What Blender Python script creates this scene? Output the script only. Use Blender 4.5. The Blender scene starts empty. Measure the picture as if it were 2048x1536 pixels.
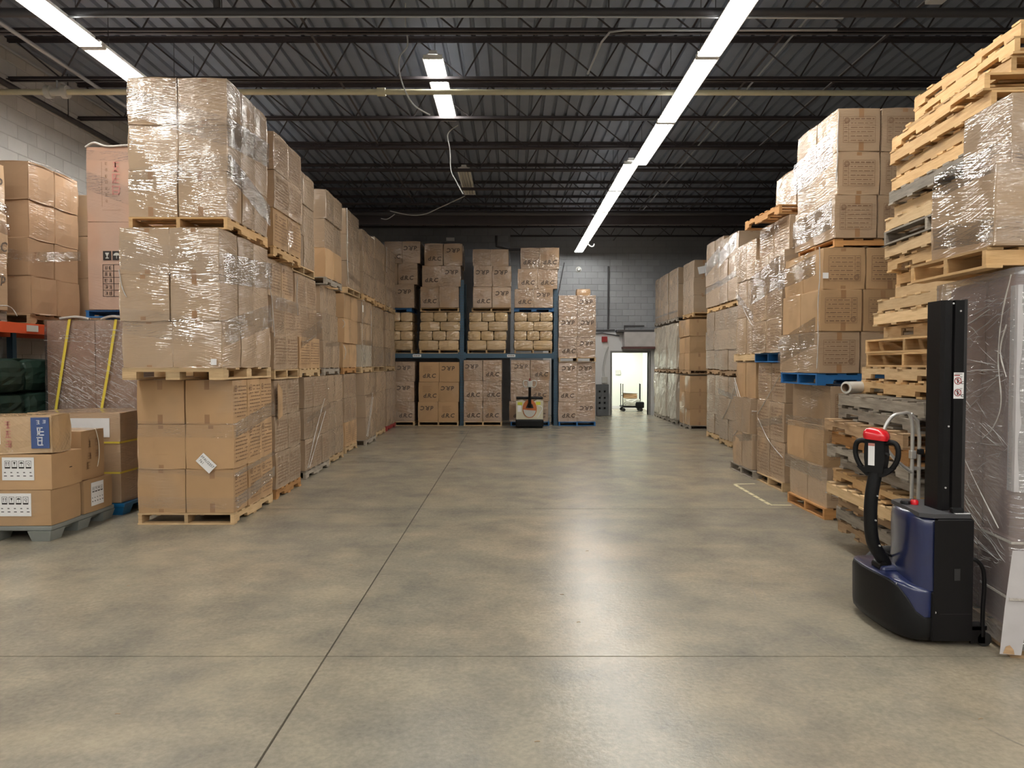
import bpy, bmesh, math, random
from mathutils import Vector, Matrix
random.seed(7)
C = bpy.context.scene
COL = C.collection
PI = math.pi

# ---------------------------------------------------------------- camera, world, exposure
cam_data = bpy.data.cameras.new('camera')
cam_data.sensor_width = 36.0
cam_data.lens = 36.0 * 1420.0 / 2048.0
cam_data.clip_start = 0.05
cam_data.clip_end = 200
cam = bpy.data.objects.new('camera', cam_data)
COL.objects.link(cam)
cam.location = (0, 0, 1.68)
cam.rotation_euler = (PI / 2 - math.atan(42.0 / 1420.0), 0, 0)
C.camera = cam
world = bpy.data.worlds.new('world')
C.world = world
world.use_nodes = True
world.node_tree.nodes['Background'].inputs['Color'].default_value = (0.6, 0.68, 0.8, 1)
world.node_tree.nodes['Background'].inputs['Strength'].default_value = 0.05
C.view_settings.view_transform = 'Standard'
C.view_settings.look = 'None'
C.view_settings.gamma = 1.0
C.view_settings.use_curve_mapping = False
C.view_settings.exposure = 0.18
TUBE = 40.0            # radiance of a lit fluorescent tube
ROOM_TUBE = 85.0       # tubes in the bright side room
C.cycles.max_bounces = 8
C.cycles.diffuse_bounces = 5
C.cycles.glossy_bounces = 4
C.cycles.transparent_max_bounces = 12
C.cycles.sample_clamp_indirect = 4.0
C.cycles.use_denoising = True

# ---------------------------------------------------------------- materials
def new_mat(name):
    m = bpy.data.materials.new(name)
    m.use_nodes = True
    nt = m.node_tree
    return m, nt, nt.nodes, nt.links, nt.nodes['Principled BSDF']

def simple(name, col, rough=0.6, metal=0.0, noise=0.0, scale=12.0, coat=0.0, bump=0.0):
    m, nt, N, L, P = new_mat(name)
    P.inputs['Base Color'].default_value = (*col, 1)
    P.inputs['Roughness'].default_value = rough
    P.inputs['Metallic'].default_value = metal
    P.inputs['Coat Weight'].default_value = coat
    P.inputs['Coat Roughness'].default_value = 0.12
    if noise or bump:
        tc = N.new('ShaderNodeTexCoord')
        nz = N.new('ShaderNodeTexNoise'); nz.inputs['Scale'].default_value = scale; nz.inputs['Detail'].default_value = 4
        L.new(tc.outputs['Object'], nz.inputs['Vector'])
        if noise:
            mp = N.new('ShaderNodeMapRange')
            mp.inputs['To Min'].default_value = 1 - noise; mp.inputs['To Max'].default_value = 1 + noise
            L.new(nz.outputs['Fac'], mp.inputs['Value'])
            mx = N.new('ShaderNodeMix'); mx.data_type = 'RGBA'; mx.blend_type = 'MULTIPLY'; mx.inputs['Factor'].default_value = 1
            mx.inputs['A'].default_value = (*col, 1)
            L.new(mp.outputs['Result'], mx.inputs['B'])
            L.new(mx.outputs['Result'], P.inputs['Base Color'])
        if bump:
            bp = N.new('ShaderNodeBump'); bp.inputs['Distance'].default_value = bump
            L.new(nz.outputs['Fac'], bp.inputs['Height']); L.new(bp.outputs['Normal'], P.inputs['Normal'])
    return m

def emitter(name, col, s):
    m, nt, N, L, P = new_mat(name)
    P.inputs['Base Color'].default_value = (*col, 1)
    P.inputs['Emission Color'].default_value = (*col, 1)
    P.inputs['Emission Strength'].default_value = s
    return m

def math_node(N, L, op, a, b=None, c=None):
    n = N.new('ShaderNodeMath'); n.operation = op
    for i, v in enumerate((a, b, c)):
        if v is None: continue
        if isinstance(v, (int, float)): n.inputs[i].default_value = v
        else: L.new(v, n.inputs[i])
    return n.outputs[0]

def streak_nodes(N, L, tilt, fine=46.0, crk=0.35, run=2.2):
    """stretched ripples of a tight plastic film, in world metres: u runs along a wall of cartons, v is height"""
    geo = N.new('ShaderNodeNewGeometry')
    sep = N.new('ShaderNodeSeparateXYZ'); L.new(geo.outputs['Position'], sep.inputs[0])
    u = math_node(N, L, 'ADD', sep.outputs['X'], sep.outputs['Y'])
    low = N.new('ShaderNodeTexNoise'); low.inputs['Scale'].default_value = 1.5; low.inputs['Detail'].default_value = 1
    L.new(geo.outputs['Position'], low.inputs['Vector'])
    lowc = math_node(N, L, 'SUBTRACT', low.outputs['Fac'], 0.5)
    v = math_node(N, L, 'MULTIPLY_ADD', u, tilt, sep.outputs['Z'])
    v = math_node(N, L, 'MULTIPLY_ADD', lowc, 0.22, v)
    com = N.new('ShaderNodeCombineXYZ')
    L.new(math_node(N, L, 'MULTIPLY', u, run), com.inputs['X'])
    L.new(math_node(N, L, 'MULTIPLY', v, fine), com.inputs['Y'])
    st = N.new('ShaderNodeTexNoise'); st.inputs['Scale'].default_value = 1.0; st.inputs['Detail'].default_value = 1.2
    st.inputs['Roughness'].default_value = 0.6
    L.new(com.outputs[0], st.inputs['Vector'])
    cr = N.new('ShaderNodeTexNoise'); cr.inputs['Scale'].default_value = 15; cr.inputs['Detail'].default_value = 1
    L.new(geo.outputs['Position'], cr.inputs['Vector'])
    # a second set of ripples from the next turn of film, crossing the first
    v2 = math_node(N, L, 'MULTIPLY_ADD', u, -tilt * 1.3 - 0.07, sep.outputs['Z'])
    com2 = N.new('ShaderNodeCombineXYZ')
    L.new(math_node(N, L, 'MULTIPLY', u, run * 1.2), com2.inputs['X'])
    L.new(math_node(N, L, 'MULTIPLY', v2, fine * 1.35), com2.inputs['Y']); com2.inputs['Z'].default_value = 7.3
    st2 = N.new('ShaderNodeTexNoise'); st2.inputs['Scale'].default_value = 1.0; st2.inputs['Detail'].default_value = 1.2
    L.new(com2.outputs[0], st2.inputs['Vector'])
    hh = math_node(N, L, 'MULTIPLY_ADD', st2.outputs['Fac'], 0.7, st.outputs['Fac'])
    h = math_node(N, L, 'MULTIPLY_ADD', cr.outputs['Fac'], crk, hh)
    # some stretches of film lie nearly flat, others are strongly rippled
    am = N.new('ShaderNodeTexNoise'); am.inputs['Scale'].default_value = 4.5; am.inputs['Detail'].default_value = 1
    L.new(geo.outputs['Position'], am.inputs['Vector'])
    ar = N.new('ShaderNodeMapRange'); ar.inputs['From Min'].default_value = 0.33; ar.inputs['From Max'].default_value = 0.68
    ar.inputs['To Min'].default_value = 0.22; ar.inputs['To Max'].default_value = 1.5
    L.new(am.outputs['Fac'], ar.inputs['Value'])
    h = math_node(N, L, 'MULTIPLY', math_node(N, L, 'SUBTRACT', h, 0.5 * (1.7 + crk)), ar.outputs['Result'])
    cov = N.new('ShaderNodeTexNoise'); cov.inputs['Scale'].default_value = 1.9; cov.inputs['Detail'].default_value = 2
    off = N.new('ShaderNodeVectorMath'); off.operation = 'ADD'; off.inputs[1].default_value = (13.1, 4.7, 8.3)
    L.new(geo.outputs['Position'], off.inputs[0]); L.new(off.outputs[0], cov.inputs['Vector'])
    return h, cov.outputs['Fac'], st.outputs['Fac']

def cardboard(name, col, film=0.0, tilt=0.12, fine=46.0, cover=0.5, milk=0.0, bumpd=0.010, crk=0.35, run=2.2):
    m, nt, N, L, P = new_mat(name)
    oi = N.new('ShaderNodeObjectInfo')
    tc = N.new('ShaderNodeTexCoord')
    nz = N.new('ShaderNodeTexNoise'); nz.inputs['Scale'].default_value = 3.0; nz.inputs['Detail'].default_value = 5
    L.new(tc.outputs['Object'], nz.inputs['Vector'])
    k = math_node(N, L, 'MULTIPLY_ADD', oi.outputs['Random'], 0.26, 0.74)
    k = math_node(N, L, 'MULTIPLY_ADD', nz.outputs['Fac'], 0.26, k)
    mx = N.new('ShaderNodeMix'); mx.data_type = 'RGBA'; mx.blend_type = 'MULTIPLY'; mx.inputs['Factor'].default_value = 1
    mx.inputs['A'].default_value = (*col, 1)
    L.new(k, mx.inputs['B'])
    P.inputs['Roughness'].default_value = 0.75
    P.inputs['Specular IOR Level'].default_value = 0.25
    out = mx.outputs['Result']
    if film:
        h, cov, st = streak_nodes(N, L, tilt, fine, crk, run)
        bp = N.new('ShaderNodeBump'); bp.inputs['Distance'].default_value = bumpd; bp.inputs['Strength'].default_value = 1.0
        L.new(h, bp.inputs['Height'])
        L.new(bp.outputs['Normal'], P.inputs['Coat Normal'])
        mr = N.new('ShaderNodeMapRange')
        mr.inputs['From Min'].default_value = cover - 0.07; mr.inputs['From Max'].default_value = cover + 0.05
        mr.inputs['To Min'].default_value = 0.0; mr.inputs['To Max'].default_value = film
        mr.clamp = True
        L.new(cov, mr.inputs['Value'])
        L.new(mr.outputs['Result'], P.inputs['Coat Weight'])
        P.inputs['Coat IOR'].default_value = 1.9
        P.inputs['Coat Roughness'].default_value = 0.11
        if milk:
            # the film itself is faintly milky where several layers lie over each other
            mk = math_node(N, L, 'MULTIPLY', mr.outputs['Result'], milk / max(film, 0.01))
            mm = N.new('ShaderNodeMix'); mm.data_type = 'RGBA'
            L.new(mk, mm.inputs['Factor']); L.new(out, mm.inputs['A']); mm.inputs['B'].default_value = (0.60, 0.575, 0.54, 1)
            out = mm.outputs['Result']
    L.new(out, P.inputs['Base Color'])
    return m

def film_mat(name, base=0.10, tint=(0.86, 0.86, 0.88), milk=0.10, tilt=0.1, fine=46, bumpd=0.012, rough=0.12, crk=0.35, run=2.2):
    """clear stretch film: see-through sheet with a rippled glossy surface"""
    m = bpy.data.materials.new(name); m.use_nodes = True
    nt = m.node_tree; N = nt.nodes; L = nt.links
    for n in list(N):
        if n.type != 'OUTPUT_MATERIAL': N.remove(n)
    out = [n for n in N if n.type == 'OUTPUT_MATERIAL'][0]
    h, cov, st = streak_nodes(N, L, tilt, fine, crk, run)
    bp = N.new('ShaderNodeBump'); bp.inputs['Distance'].default_value = bumpd
    L.new(h, bp.inputs['Height'])
    tr = N.new('ShaderNodeBsdfTransparent'); tr.inputs['Color'].default_value = (0.97, 0.97, 0.97, 1)
    gl = N.new('ShaderNodeBsdfGlossy'); gl.inputs['Roughness'].default_value = rough
    L.new(bp.outputs['Normal'], gl.inputs['Normal'])
    df = N.new('ShaderNodeBsdfDiffuse'); df.inputs['Color'].default_value = (*tint, 1)
    m1 = N.new('ShaderNodeMixShader')
    mr = N.new('ShaderNodeMapRange'); mr.inputs['To Min'].default_value = milk * 0.5; mr.inputs['To Max'].default_value = milk * 1.6
    L.new(cov, mr.inputs['Value']); L.new(mr.outputs['Result'], m1.inputs[0])
    L.new(tr.outputs[0], m1.inputs[1]); L.new(df.outputs[0], m1.inputs[2])
    lw = N.new('ShaderNodeLayerWeight'); lw.inputs['Blend'].default_value = 0.35
    L.new(bp.outputs['Normal'], lw.inputs['Normal'])
    fac = math_node(N, L, 'MULTIPLY_ADD', lw.outputs['Fresnel'], 0.45, base)
    m2 = N.new('ShaderNodeMixShader')
    L.new(fac, m2.inputs[0]); L.new(m1.outputs[0], m2.inputs[1]); L.new(gl.outputs[0], m2.inputs[2])
    L.new(m2.outputs[0], out.inputs['Surface'])
    return m

def wood(name, c1, c2, rough=0.7):
    m, nt, N, L, P = new_mat(name)
    tc = N.new('ShaderNodeTexCoord'); oi = N.new('ShaderNodeObjectInfo')
    mp = N.new('ShaderNodeMapping'); mp.inputs['Scale'].default_value = (3.0, 3.0, 26.0)
    ad = N.new('ShaderNodeVectorMath'); ad.operation = 'ADD'
    rv = math_node(N, L, 'MULTIPLY', oi.outputs['Random'], 37.0)
    L.new(tc.outputs['Object'], ad.inputs[0]); L.new(rv, ad.inputs[1])
    L.new(ad.outputs[0], mp.inputs['Vector'])
    nz = N.new('ShaderNodeTexNoise'); nz.inputs['Scale'].default_value = 1.4; nz.inputs['Detail'].default_value = 6
    nz.inputs['Roughness'].default_value = 0.65
    L.new(mp.outputs[0], nz.inputs['Vector'])
    rp = N.new('ShaderNodeValToRGB')
    rp.color_ramp.elements[0].position = 0.3; rp.color_ramp.elements[0].color = (*c2, 1)
    rp.color_ramp.elements[1].position = 0.62; rp.color_ramp.elements[1].color = (*c1, 1)
    L.new(nz.outputs['Fac'], rp.inputs['Fac'])
    k = math_node(N, L, 'MULTIPLY_ADD', oi.outputs['Random'], 0.5, 0.70)
    mx = N.new('ShaderNodeMix'); mx.data_type = 'RGBA'; mx.blend_type = 'MULTIPLY'; mx.inputs['Factor'].default_value = 1
    L.new(rp.outputs['Color'], mx.inputs['A']); L.new(k, mx.inputs['B'])
    L.new(mx.outputs['Result'], P.inputs['Base Color'])
    P.inputs['Roughness'].default_value = rough
    P.inputs['Specular IOR Level'].default_value = 0.25
    bp = N.new('ShaderNodeBump'); bp.inputs['Distance'].default_value = 0.002
    L.new(nz.outputs['Fac'], bp.inputs['Height']); L.new(bp.outputs['Normal'], P.inputs['Normal'])
    return m

def concrete_floor():
    m, nt, N, L, P = new_mat('polished_concrete')
    geo = N.new('ShaderNodeNewGeometry')
    def noise(sc, det, off, dist=0.0, st=(1, 1, 1)):
        mp = N.new('ShaderNodeMapping'); mp.inputs['Location'].default_value = off; mp.inputs['Scale'].default_value = st
        L.new(geo.outputs['Position'], mp.inputs['Vector'])
        n = N.new('ShaderNodeTexNoise'); n.inputs['Scale'].default_value = sc; n.inputs['Detail'].default_value = det
        n.inputs['Distortion'].default_value = dist; n.inputs['Roughness'].default_value = 0.62
        L.new(mp.outputs[0], n.inputs['Vector']); return n.outputs['Fac']
    big = noise(0.42, 3, (3, 1, 0), 0.2)
    mid = noise(1.9, 6, (9, 5, 0), 0.1)
    fine = noise(34, 8, (1, 8, 0))
    r1 = N.new('ShaderNodeValToRGB')
    e = r1.color_ramp.elements
    e[0].position = 0.34; e[0].color = (0.248, 0.233, 0.196, 1)
    e[1].position = 0.68; e[1].color = (0.325, 0.278, 0.214, 1)
    x = e.new(0.50); x.color = (0.280, 0.256, 0.208, 1)
    L.new(big, r1.inputs['Fac'])
    r2 = N.new('ShaderNodeValToRGB')
    e = r2.color_ramp.elements
    e[0].position = 0.30; e[0].color = (0.66, 0.67, 0.67, 1)
    e[1].position = 0.72; e[1].color = (1.20, 1.14, 1.03, 1)
    L.new(mid, r2.inputs['Fac'])
    mx = N.new('ShaderNodeMix'); mx.data_type = 'RGBA'; mx.blend_type = 'MULTIPLY'; mx.inputs['Factor'].default_value = 1
    L.new(r1.outputs[0], mx.inputs['A']); L.new(r2.outputs[0], mx.inputs['B'])
    fr = N.new('ShaderNodeMapRange'); fr.inputs['To Min'].default_value = 0.60; fr.inputs['To Max'].default_value = 1.40
    L.new(fine, fr.inputs['Value'])
    m2 = N.new('ShaderNodeMix'); m2.data_type = 'RGBA'; m2.blend_type = 'MULTIPLY'; m2.inputs['Factor'].default_value = 1
    L.new(mx.outputs['Result'], m2.inputs['A']); L.new(fr.outputs[0], m2.inputs['B'])
    wp = noise(0.8, 4, (21, 7, 0), 0.2, (1, 1.6, 1))
    wr = N.new('ShaderNodeMapRange'); wr.inputs['From Min'].default_value = 0.50; wr.inputs['From Max'].default_value = 0.85
    wr.inputs['To Min'].default_value = 0.0; wr.inputs['To Max'].default_value = 0.55
    L.new(wp, wr.inputs['Value'])
    mw = N.new('ShaderNodeMix'); mw.data_type = 'RGBA'
    L.new(wr.outputs[0], mw.inputs['Factor']); L.new(m2.outputs['Result'], mw.inputs['A']); mw.inputs['B'].default_value = (0.45, 0.375, 0.255, 1)
    m2 = mw
    # dark specks and scuffs
    sc = noise(7, 4, (4, 2, 0), 0.8, (1, 3.5, 1))
    sr = N.new('ShaderNodeMapRange'); sr.inputs['From Min'].default_value = 0.62; sr.inputs['From Max'].default_value = 0.95
    sr.inputs['To Min'].default_value = 1.0; sr.inputs['To Max'].default_value = 0.70
    L.new(sc, sr.inputs['Value'])
    m3 = N.new('ShaderNodeMix'); m3.data_type = 'RGBA'; m3.blend_type = 'MULTIPLY'; m3.inputs['Factor'].default_value = 1
    L.new(m2.outputs['Result'], m3.inputs['A']); L.new(sr.outputs[0], m3.inputs['B'])
    L.new(m3.outputs['Result'], P.inputs['Base Color'])
    P.inputs['Roughness'].default_value = 0.27
    P.inputs['Specular IOR Level'].default_value = 0.55
    bp = N.new('ShaderNodeBump'); bp.inputs['Distance'].default_value = 0.0015
    L.new(fine, bp.inputs['Height']); L.new(bp.outputs['Normal'], P.inputs['Normal'])
    return m

M = {}
KRAFT = (0.425, 0.268, 0.142)
KRAFT_D = (0.385, 0.256, 0.150)
M['kraft'] = cardboard('kraft_cardboard', KRAFT, film=0.8, tilt=0.04, cover=0.60)
M['kraft_film'] = cardboard('kraft_cardboard_under_tight_film', KRAFT_D, film=1.0, tilt=0.10, cover=0.29, milk=0.07, bumpd=0.013, fine=60)
M['kraft_film2'] = cardboard('kraft_cardboard_under_loose_film', KRAFT_D, film=1.0, tilt=-0.22, cover=0.38, milk=0.06, fine=50, bumpd=0.011, crk=0.6)
M['kraft_plain'] = cardboard('plain_brown_cardboard', (0.330, 0.205, 0.120), film=0.35, tilt=0.05, cover=0.58)
M['kraft_dull'] = cardboard('dull_kraft_cardboard_under_film', (0.320, 0.216, 0.128), film=0.9, tilt=0.05, cover=0.32, milk=0.08, fine=34, bumpd=0.016, crk=0.9)
M['kraft_rack'] = cardboard('kraft_cardboard_with_patchy_film', (0.350, 0.230, 0.140), film=1.0, tilt=0.15, cover=0.42, milk=0.06, fine=18, bumpd=0.028, crk=1.0, run=3)
M['kraft_rack2'] = cardboard('kraft_cardboard_under_crumpled_film', (0.400, 0.265, 0.172), film=1.0, tilt=0.1, cover=0.36, milk=0.12, fine=15, bumpd=0.034, crk=0.8, run=3)
M['kraft_pink'] = cardboard('pinkish_cardboard_under_film', (0.46, 0.285, 0.205), film=0.9, tilt=0.3, cover=0.52, milk=0.08)
M['kraft_crinkle'] = cardboard('yellowish_cardboard_under_crinkled_film', (0.47, 0.30, 0.15), film=1.0, tilt=0.9, cover=0.36, milk=0.08, fine=22, bumpd=0.018, crk=0.9, run=5)
M['paper_bag'] = cardboard('golden_kraft_paper_wrapping', (0.50, 0.345, 0.180), film=1.0, tilt=0.3, cover=0.38, milk=0.0, fine=22, bumpd=0.018, crk=1.0, run=4)
M['bundle'] = cardboard('crumpled_film_over_cartons', (0.42, 0.345, 0.245), film=1.0, tilt=0.8, cover=0.30, milk=0.22, fine=18, bumpd=0.022, crk=1.0, run=5)
M['green_bale'] = cardboard('shaded_green_woven_plastic', (0.006, 0.022, 0.014), film=0.25, tilt=0.2, cover=0.45, fine=14)  # green lowered almost to black, holding the shade beneath the rack shelf
M['dim_kraft'] = cardboard('greyish_red_carton_deep_under_film', (0.32, 0.195, 0.165), film=0.0)
M['tape'] = simple('brown_packing_tape', (0.30, 0.165, 0.080), 0.35)
M['ink'] = simple('dark_brown_print', (0.205, 0.118, 0.066), 0.8)
M['black_ink'] = simple('black_marker', (0.018, 0.014, 0.012), 0.8)
M['marker'] = simple('faded_black_marker', (0.075, 0.052, 0.038), 0.8)
M['red_ink'] = simple('faded_pink_print', (0.50, 0.20, 0.165), 0.8)
M['paper'] = simple('white_paper', (0.80, 0.79, 0.78), 0.6, noise=0.05)
M['blue_tape'] = simple('blue_printed_tape', (0.050, 0.085, 0.22), 0.4)
M['white_ink'] = simple('white_print', (0.72, 0.72, 0.76), 0.6)
M['fold'] = simple('pale_fold_and_glint_ridge', (0.66, 0.63, 0.60), 0.15, coat=1.0)  # pale colour of the fold ridges stands in for glints on the film
M['film'] = film_mat('clear_stretch_film', base=0.02, milk=0.02, bumpd=0.010, rough=0.09, fine=60, crk=0.5)
M['film_heavy'] = film_mat('layered_stretch_film', base=0.16, milk=0.24, tint=(0.66, 0.64, 0.65), tilt=0.18, bumpd=0.011, fine=42, rough=0.09, crk=0.45, run=1.6)
M['film_crate'] = film_mat('stretch_film_pulled_diagonally', base=0.15, milk=0.10, tint=(0.68, 0.62, 0.56), tilt=0.50, bumpd=0.024, rough=0.08, fine=50, crk=1.6)
M['film_rope'] = simple('bunched_stretch_film', (0.50, 0.46, 0.42), 0.18, coat=1.0, noise=0.2, scale=40, bump=0.01)
M['pine'] = wood('fresh_pine', (0.600, 0.390, 0.190), (0.470, 0.280, 0.120))
M['tan_wood'] = wood('tan_pallet_wood', (0.540, 0.385, 0.215), (0.410, 0.270, 0.140))
M['pale_wood'] = wood('pale_pallet_wood', (0.640, 0.455, 0.255), (0.520, 0.350, 0.180))
M['grey_wood'] = wood('weathered_grey_wood', (0.330, 0.285, 0.230), (0.190, 0.160, 0.130))
M['brown_wood'] = wood('brown_pallet_wood', (0.400, 0.265, 0.150), (0.270, 0.165, 0.090))
M['orange_wood'] = wood('orange_brown_wood', (0.500, 0.260, 0.100), (0.380, 0.185, 0.065))
M['red_wood'] = simple('red_painted_wood', (0.30, 0.030, 0.030), 0.6, noise=0.2)
M['blue_wood'] = simple('blue_painted_wood', (0.012, 0.110, 0.300), 0.5, noise=0.2, scale=6)
M['blue_plastic'] = simple('blue_plastic', (0.010, 0.120, 0.290), 0.35, noise=0.1)
M['grey_plastic'] = simple('grey_plastic', (0.215, 0.225, 0.210), 0.5, noise=0.1)
M['dark_grey_plastic'] = simple('dark_grey_plastic', (0.075, 0.080, 0.085), 0.5, noise=0.15)
M['floor'] = concrete_floor()
M['joint'] = simple('dirt_filled_joint', (0.055, 0.045, 0.036), 0.9, noise=0.3, scale=3)
M['crack'] = simple('hairline_crack_dirt', (0.19, 0.165, 0.13), 0.9, noise=0.3, scale=3)
M['floor_tape'] = simple('worn_cream_floor_tape', (0.56, 0.50, 0.30), 0.6, noise=0.3, scale=30)

def block_mat(name, col, var=0.16):
    m, nt, N, L, P = new_mat(name)
    oi = N.new('ShaderNodeObjectInfo'); geo = N.new('ShaderNodeNewGeometry')
    nz = N.new('ShaderNodeTexNoise'); nz.inputs['Scale'].default_value = 5; nz.inputs['Detail'].default_value = 5
    L.new(geo.outputs['Position'], nz.inputs['Vector'])
    k = math_node(N, L, 'MULTIPLY_ADD', oi.outputs['Random'], var, 0.85)
    k = math_node(N, L, 'MULTIPLY_ADD', nz.outputs['Fac'], 0.2, k)
    mx = N.new('ShaderNodeMix'); mx.data_type = 'RGBA'; mx.blend_type = 'MULTIPLY'; mx.inputs['Factor'].default_value = 1
    mx.inputs['A'].default_value = (*col, 1); L.new(k, mx.inputs['B'])
    L.new(mx.outputs['Result'], P.inputs['Base Color']); P.inputs['Roughness'].default_value = 0.85
    f = N.new('ShaderNodeTexNoise'); f.inputs['Scale'].default_value = 60; L.new(geo.outputs['Position'], f.inputs['Vector'])
    bp = N.new('ShaderNodeBump'); bp.inputs['Distance'].default_value = 0.004
    L.new(f.outputs['Fac'], bp.inputs['Height']); L.new(bp.outputs['Normal'], P.inputs['Normal'])
    return m
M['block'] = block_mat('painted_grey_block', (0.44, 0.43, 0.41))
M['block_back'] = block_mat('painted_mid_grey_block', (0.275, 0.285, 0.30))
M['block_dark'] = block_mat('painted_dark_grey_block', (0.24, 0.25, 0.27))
M['mortar'] = simple('mortar', (0.37, 0.36, 0.345), 0.9)
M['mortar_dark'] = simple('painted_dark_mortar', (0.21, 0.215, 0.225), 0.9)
M['white_wall'] = simple('white_painted_board', (0.66, 0.66, 0.66), 0.7, noise=0.06, scale=3)
M['room_wall'] = simple('cream_white_wall', (0.80, 0.83, 0.76), 0.7)
M['soffit'] = simple('patched_plasterboard', (0.45, 0.43, 0.42), 0.8, noise=0.25, scale=4)
M['deck'] = simple('painted_steel_deck', (0.185, 0.212, 0.265), 0.55, noise=0.15, scale=3)
M['joist'] = simple('dark_red_oxide_steel', (0.044, 0.036, 0.040), 0.55, noise=0.2, scale=4)
M['dark_pipe'] = simple('dark_steel_pipe', (0.045, 0.042, 0.046), 0.5)
M['yellow_pipe'] = simple('yellow_gas_pipe', (0.56, 0.52, 0.36), 0.5, noise=0.15, scale=5)
M['conduit'] = simple('galvanised_conduit', (0.42, 0.43, 0.45), 0.4, metal=0.4)
M['white_enamel'] = simple('white_enamel', (0.78, 0.78, 0.76), 0.45)
M['cable'] = simple('grey_white_cable', (0.48, 0.48, 0.47), 0.5)
M['tube'] = emitter('lit_fluorescent_tube', (1.0, 0.98, 0.93), TUBE)
M['dead_tube'] = simple('unlit_fluorescent_tube', (0.62, 0.60, 0.54), 0.35)
M['room_tube'] = emitter('lit_room_tube', (1.0, 1.0, 0.94), ROOM_TUBE)
M['rack_blue'] = simple('blue_grey_rack_steel', (0.030, 0.078, 0.125), 0.45, noise=0.12, scale=5)
M['rack_orange'] = simple('orange_red_rack_steel', (0.55, 0.075, 0.020), 0.45, noise=0.1, scale=5)
M['frame_grey'] = simple('grey_door_frame', (0.19, 0.19, 0.18), 0.5)
M['dark_trim'] = simple('dark_trim', (0.050, 0.046, 0.048), 0.6)
M['maroon_trim'] = simple('maroon_trim', (0.085, 0.030, 0.028), 0.6)
M['black'] = simple('black_textured_plastic', (0.005, 0.005, 0.0055), 0.5, noise=0.2, scale=60)
M['black_steel'] = simple('black_powder_coated_steel', (0.005, 0.0045, 0.005), 0.45)
for k_ in ('black', 'black_steel'): M[k_].node_tree.nodes['Principled BSDF'].inputs['Specular IOR Level'].default_value = 0.22
M['rubber'] = simple('black_rubber', (0.014, 0.013, 0.013), 0.7)
M['navy'] = simple('glossy_navy_plastic', (0.010, 0.016, 0.062), 0.30, coat=0.5)
M['top_grey'] = simple('dark_grey_panel', (0.040, 0.040, 0.044), 0.5)
M['red'] = simple('glossy_red_plastic', (0.60, 0.008, 0.016), 0.25, coat=0.6)
M['aluminium'] = simple('satin_aluminium', (0.66, 0.65, 0.62), 0.36, metal=0.75)
M['screw'] = simple('zinc_screw', (0.75, 0.75, 0.75), 0.3, metal=0.7)
M['cream'] = simple('cream_paint', (0.60, 0.56, 0.42), 0.35)
M['jack_orange'] = simple('orange_paint', (0.48, 0.130, 0.030), 0.4)
M['jack_lime'] = simple('lime_yellow_sticker', (0.62, 0.64, 0.05), 0.5)
M['light_grey'] = simple('light_grey_plastic', (0.50, 0.50, 0.46), 0.4)
M['strap'] = simple('yellow_strap', (0.75, 0.60, 0.075), 0.4)
M['rope'] = simple('white_string', (0.70, 0.64, 0.52), 0.8)
M['edge_board'] = simple('white_edge_board', (0.50, 0.475, 0.475), 0.5, noise=0.15, scale=8)
M['cloth'] = simple('white_sheet', (0.70, 0.70, 0.62), 0.8, noise=0.1)
M['film_roll'] = simple('rolled_stretch_film', (0.66, 0.66, 0.62), 0.2, coat=0.6)
M['core'] = simple('cardboard_core', (0.26, 0.17, 0.11), 0.8)
M['alarm'] = simple('red_alarm_housing', (0.28, 0.012, 0.012), 0.4)

# ---------------------------------------------------------------- mesh helpers
def mesh_obj(name, me, mat=None, parent=None, loc=(0, 0, 0), rot=(0, 0, 0)):
    o = bpy.data.objects.new(name, me)
    COL.objects.link(o)
    if mat is not None and len(me.materials) == 0:
        me.materials.append(mat)
    elif mat is not None and me.materials[0] != mat:
        o.material_slots[0].link = 'OBJECT'; o.material_slots[0].material = mat
    o.location = loc; o.rotation_euler = rot
    if parent: o.parent = parent
    return o

def empty(name, loc=(0, 0, 0), rz=0.0, parent=None):
    o = bpy.data.objects.new(name, None); COL.objects.link(o)
    o.empty_display_size = 0.1
    o.location = loc; o.rotation_euler = (0, 0, rz)
    if parent: o.parent = parent
    return o

LABELS = {}
def tag(o, label=None, cat=None, group=None, kind=None):
    if label: o['label'] = label
    if cat: o['category'] = cat
    if group: o['group'] = group
    if kind: o['kind'] = kind
    return o

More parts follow.
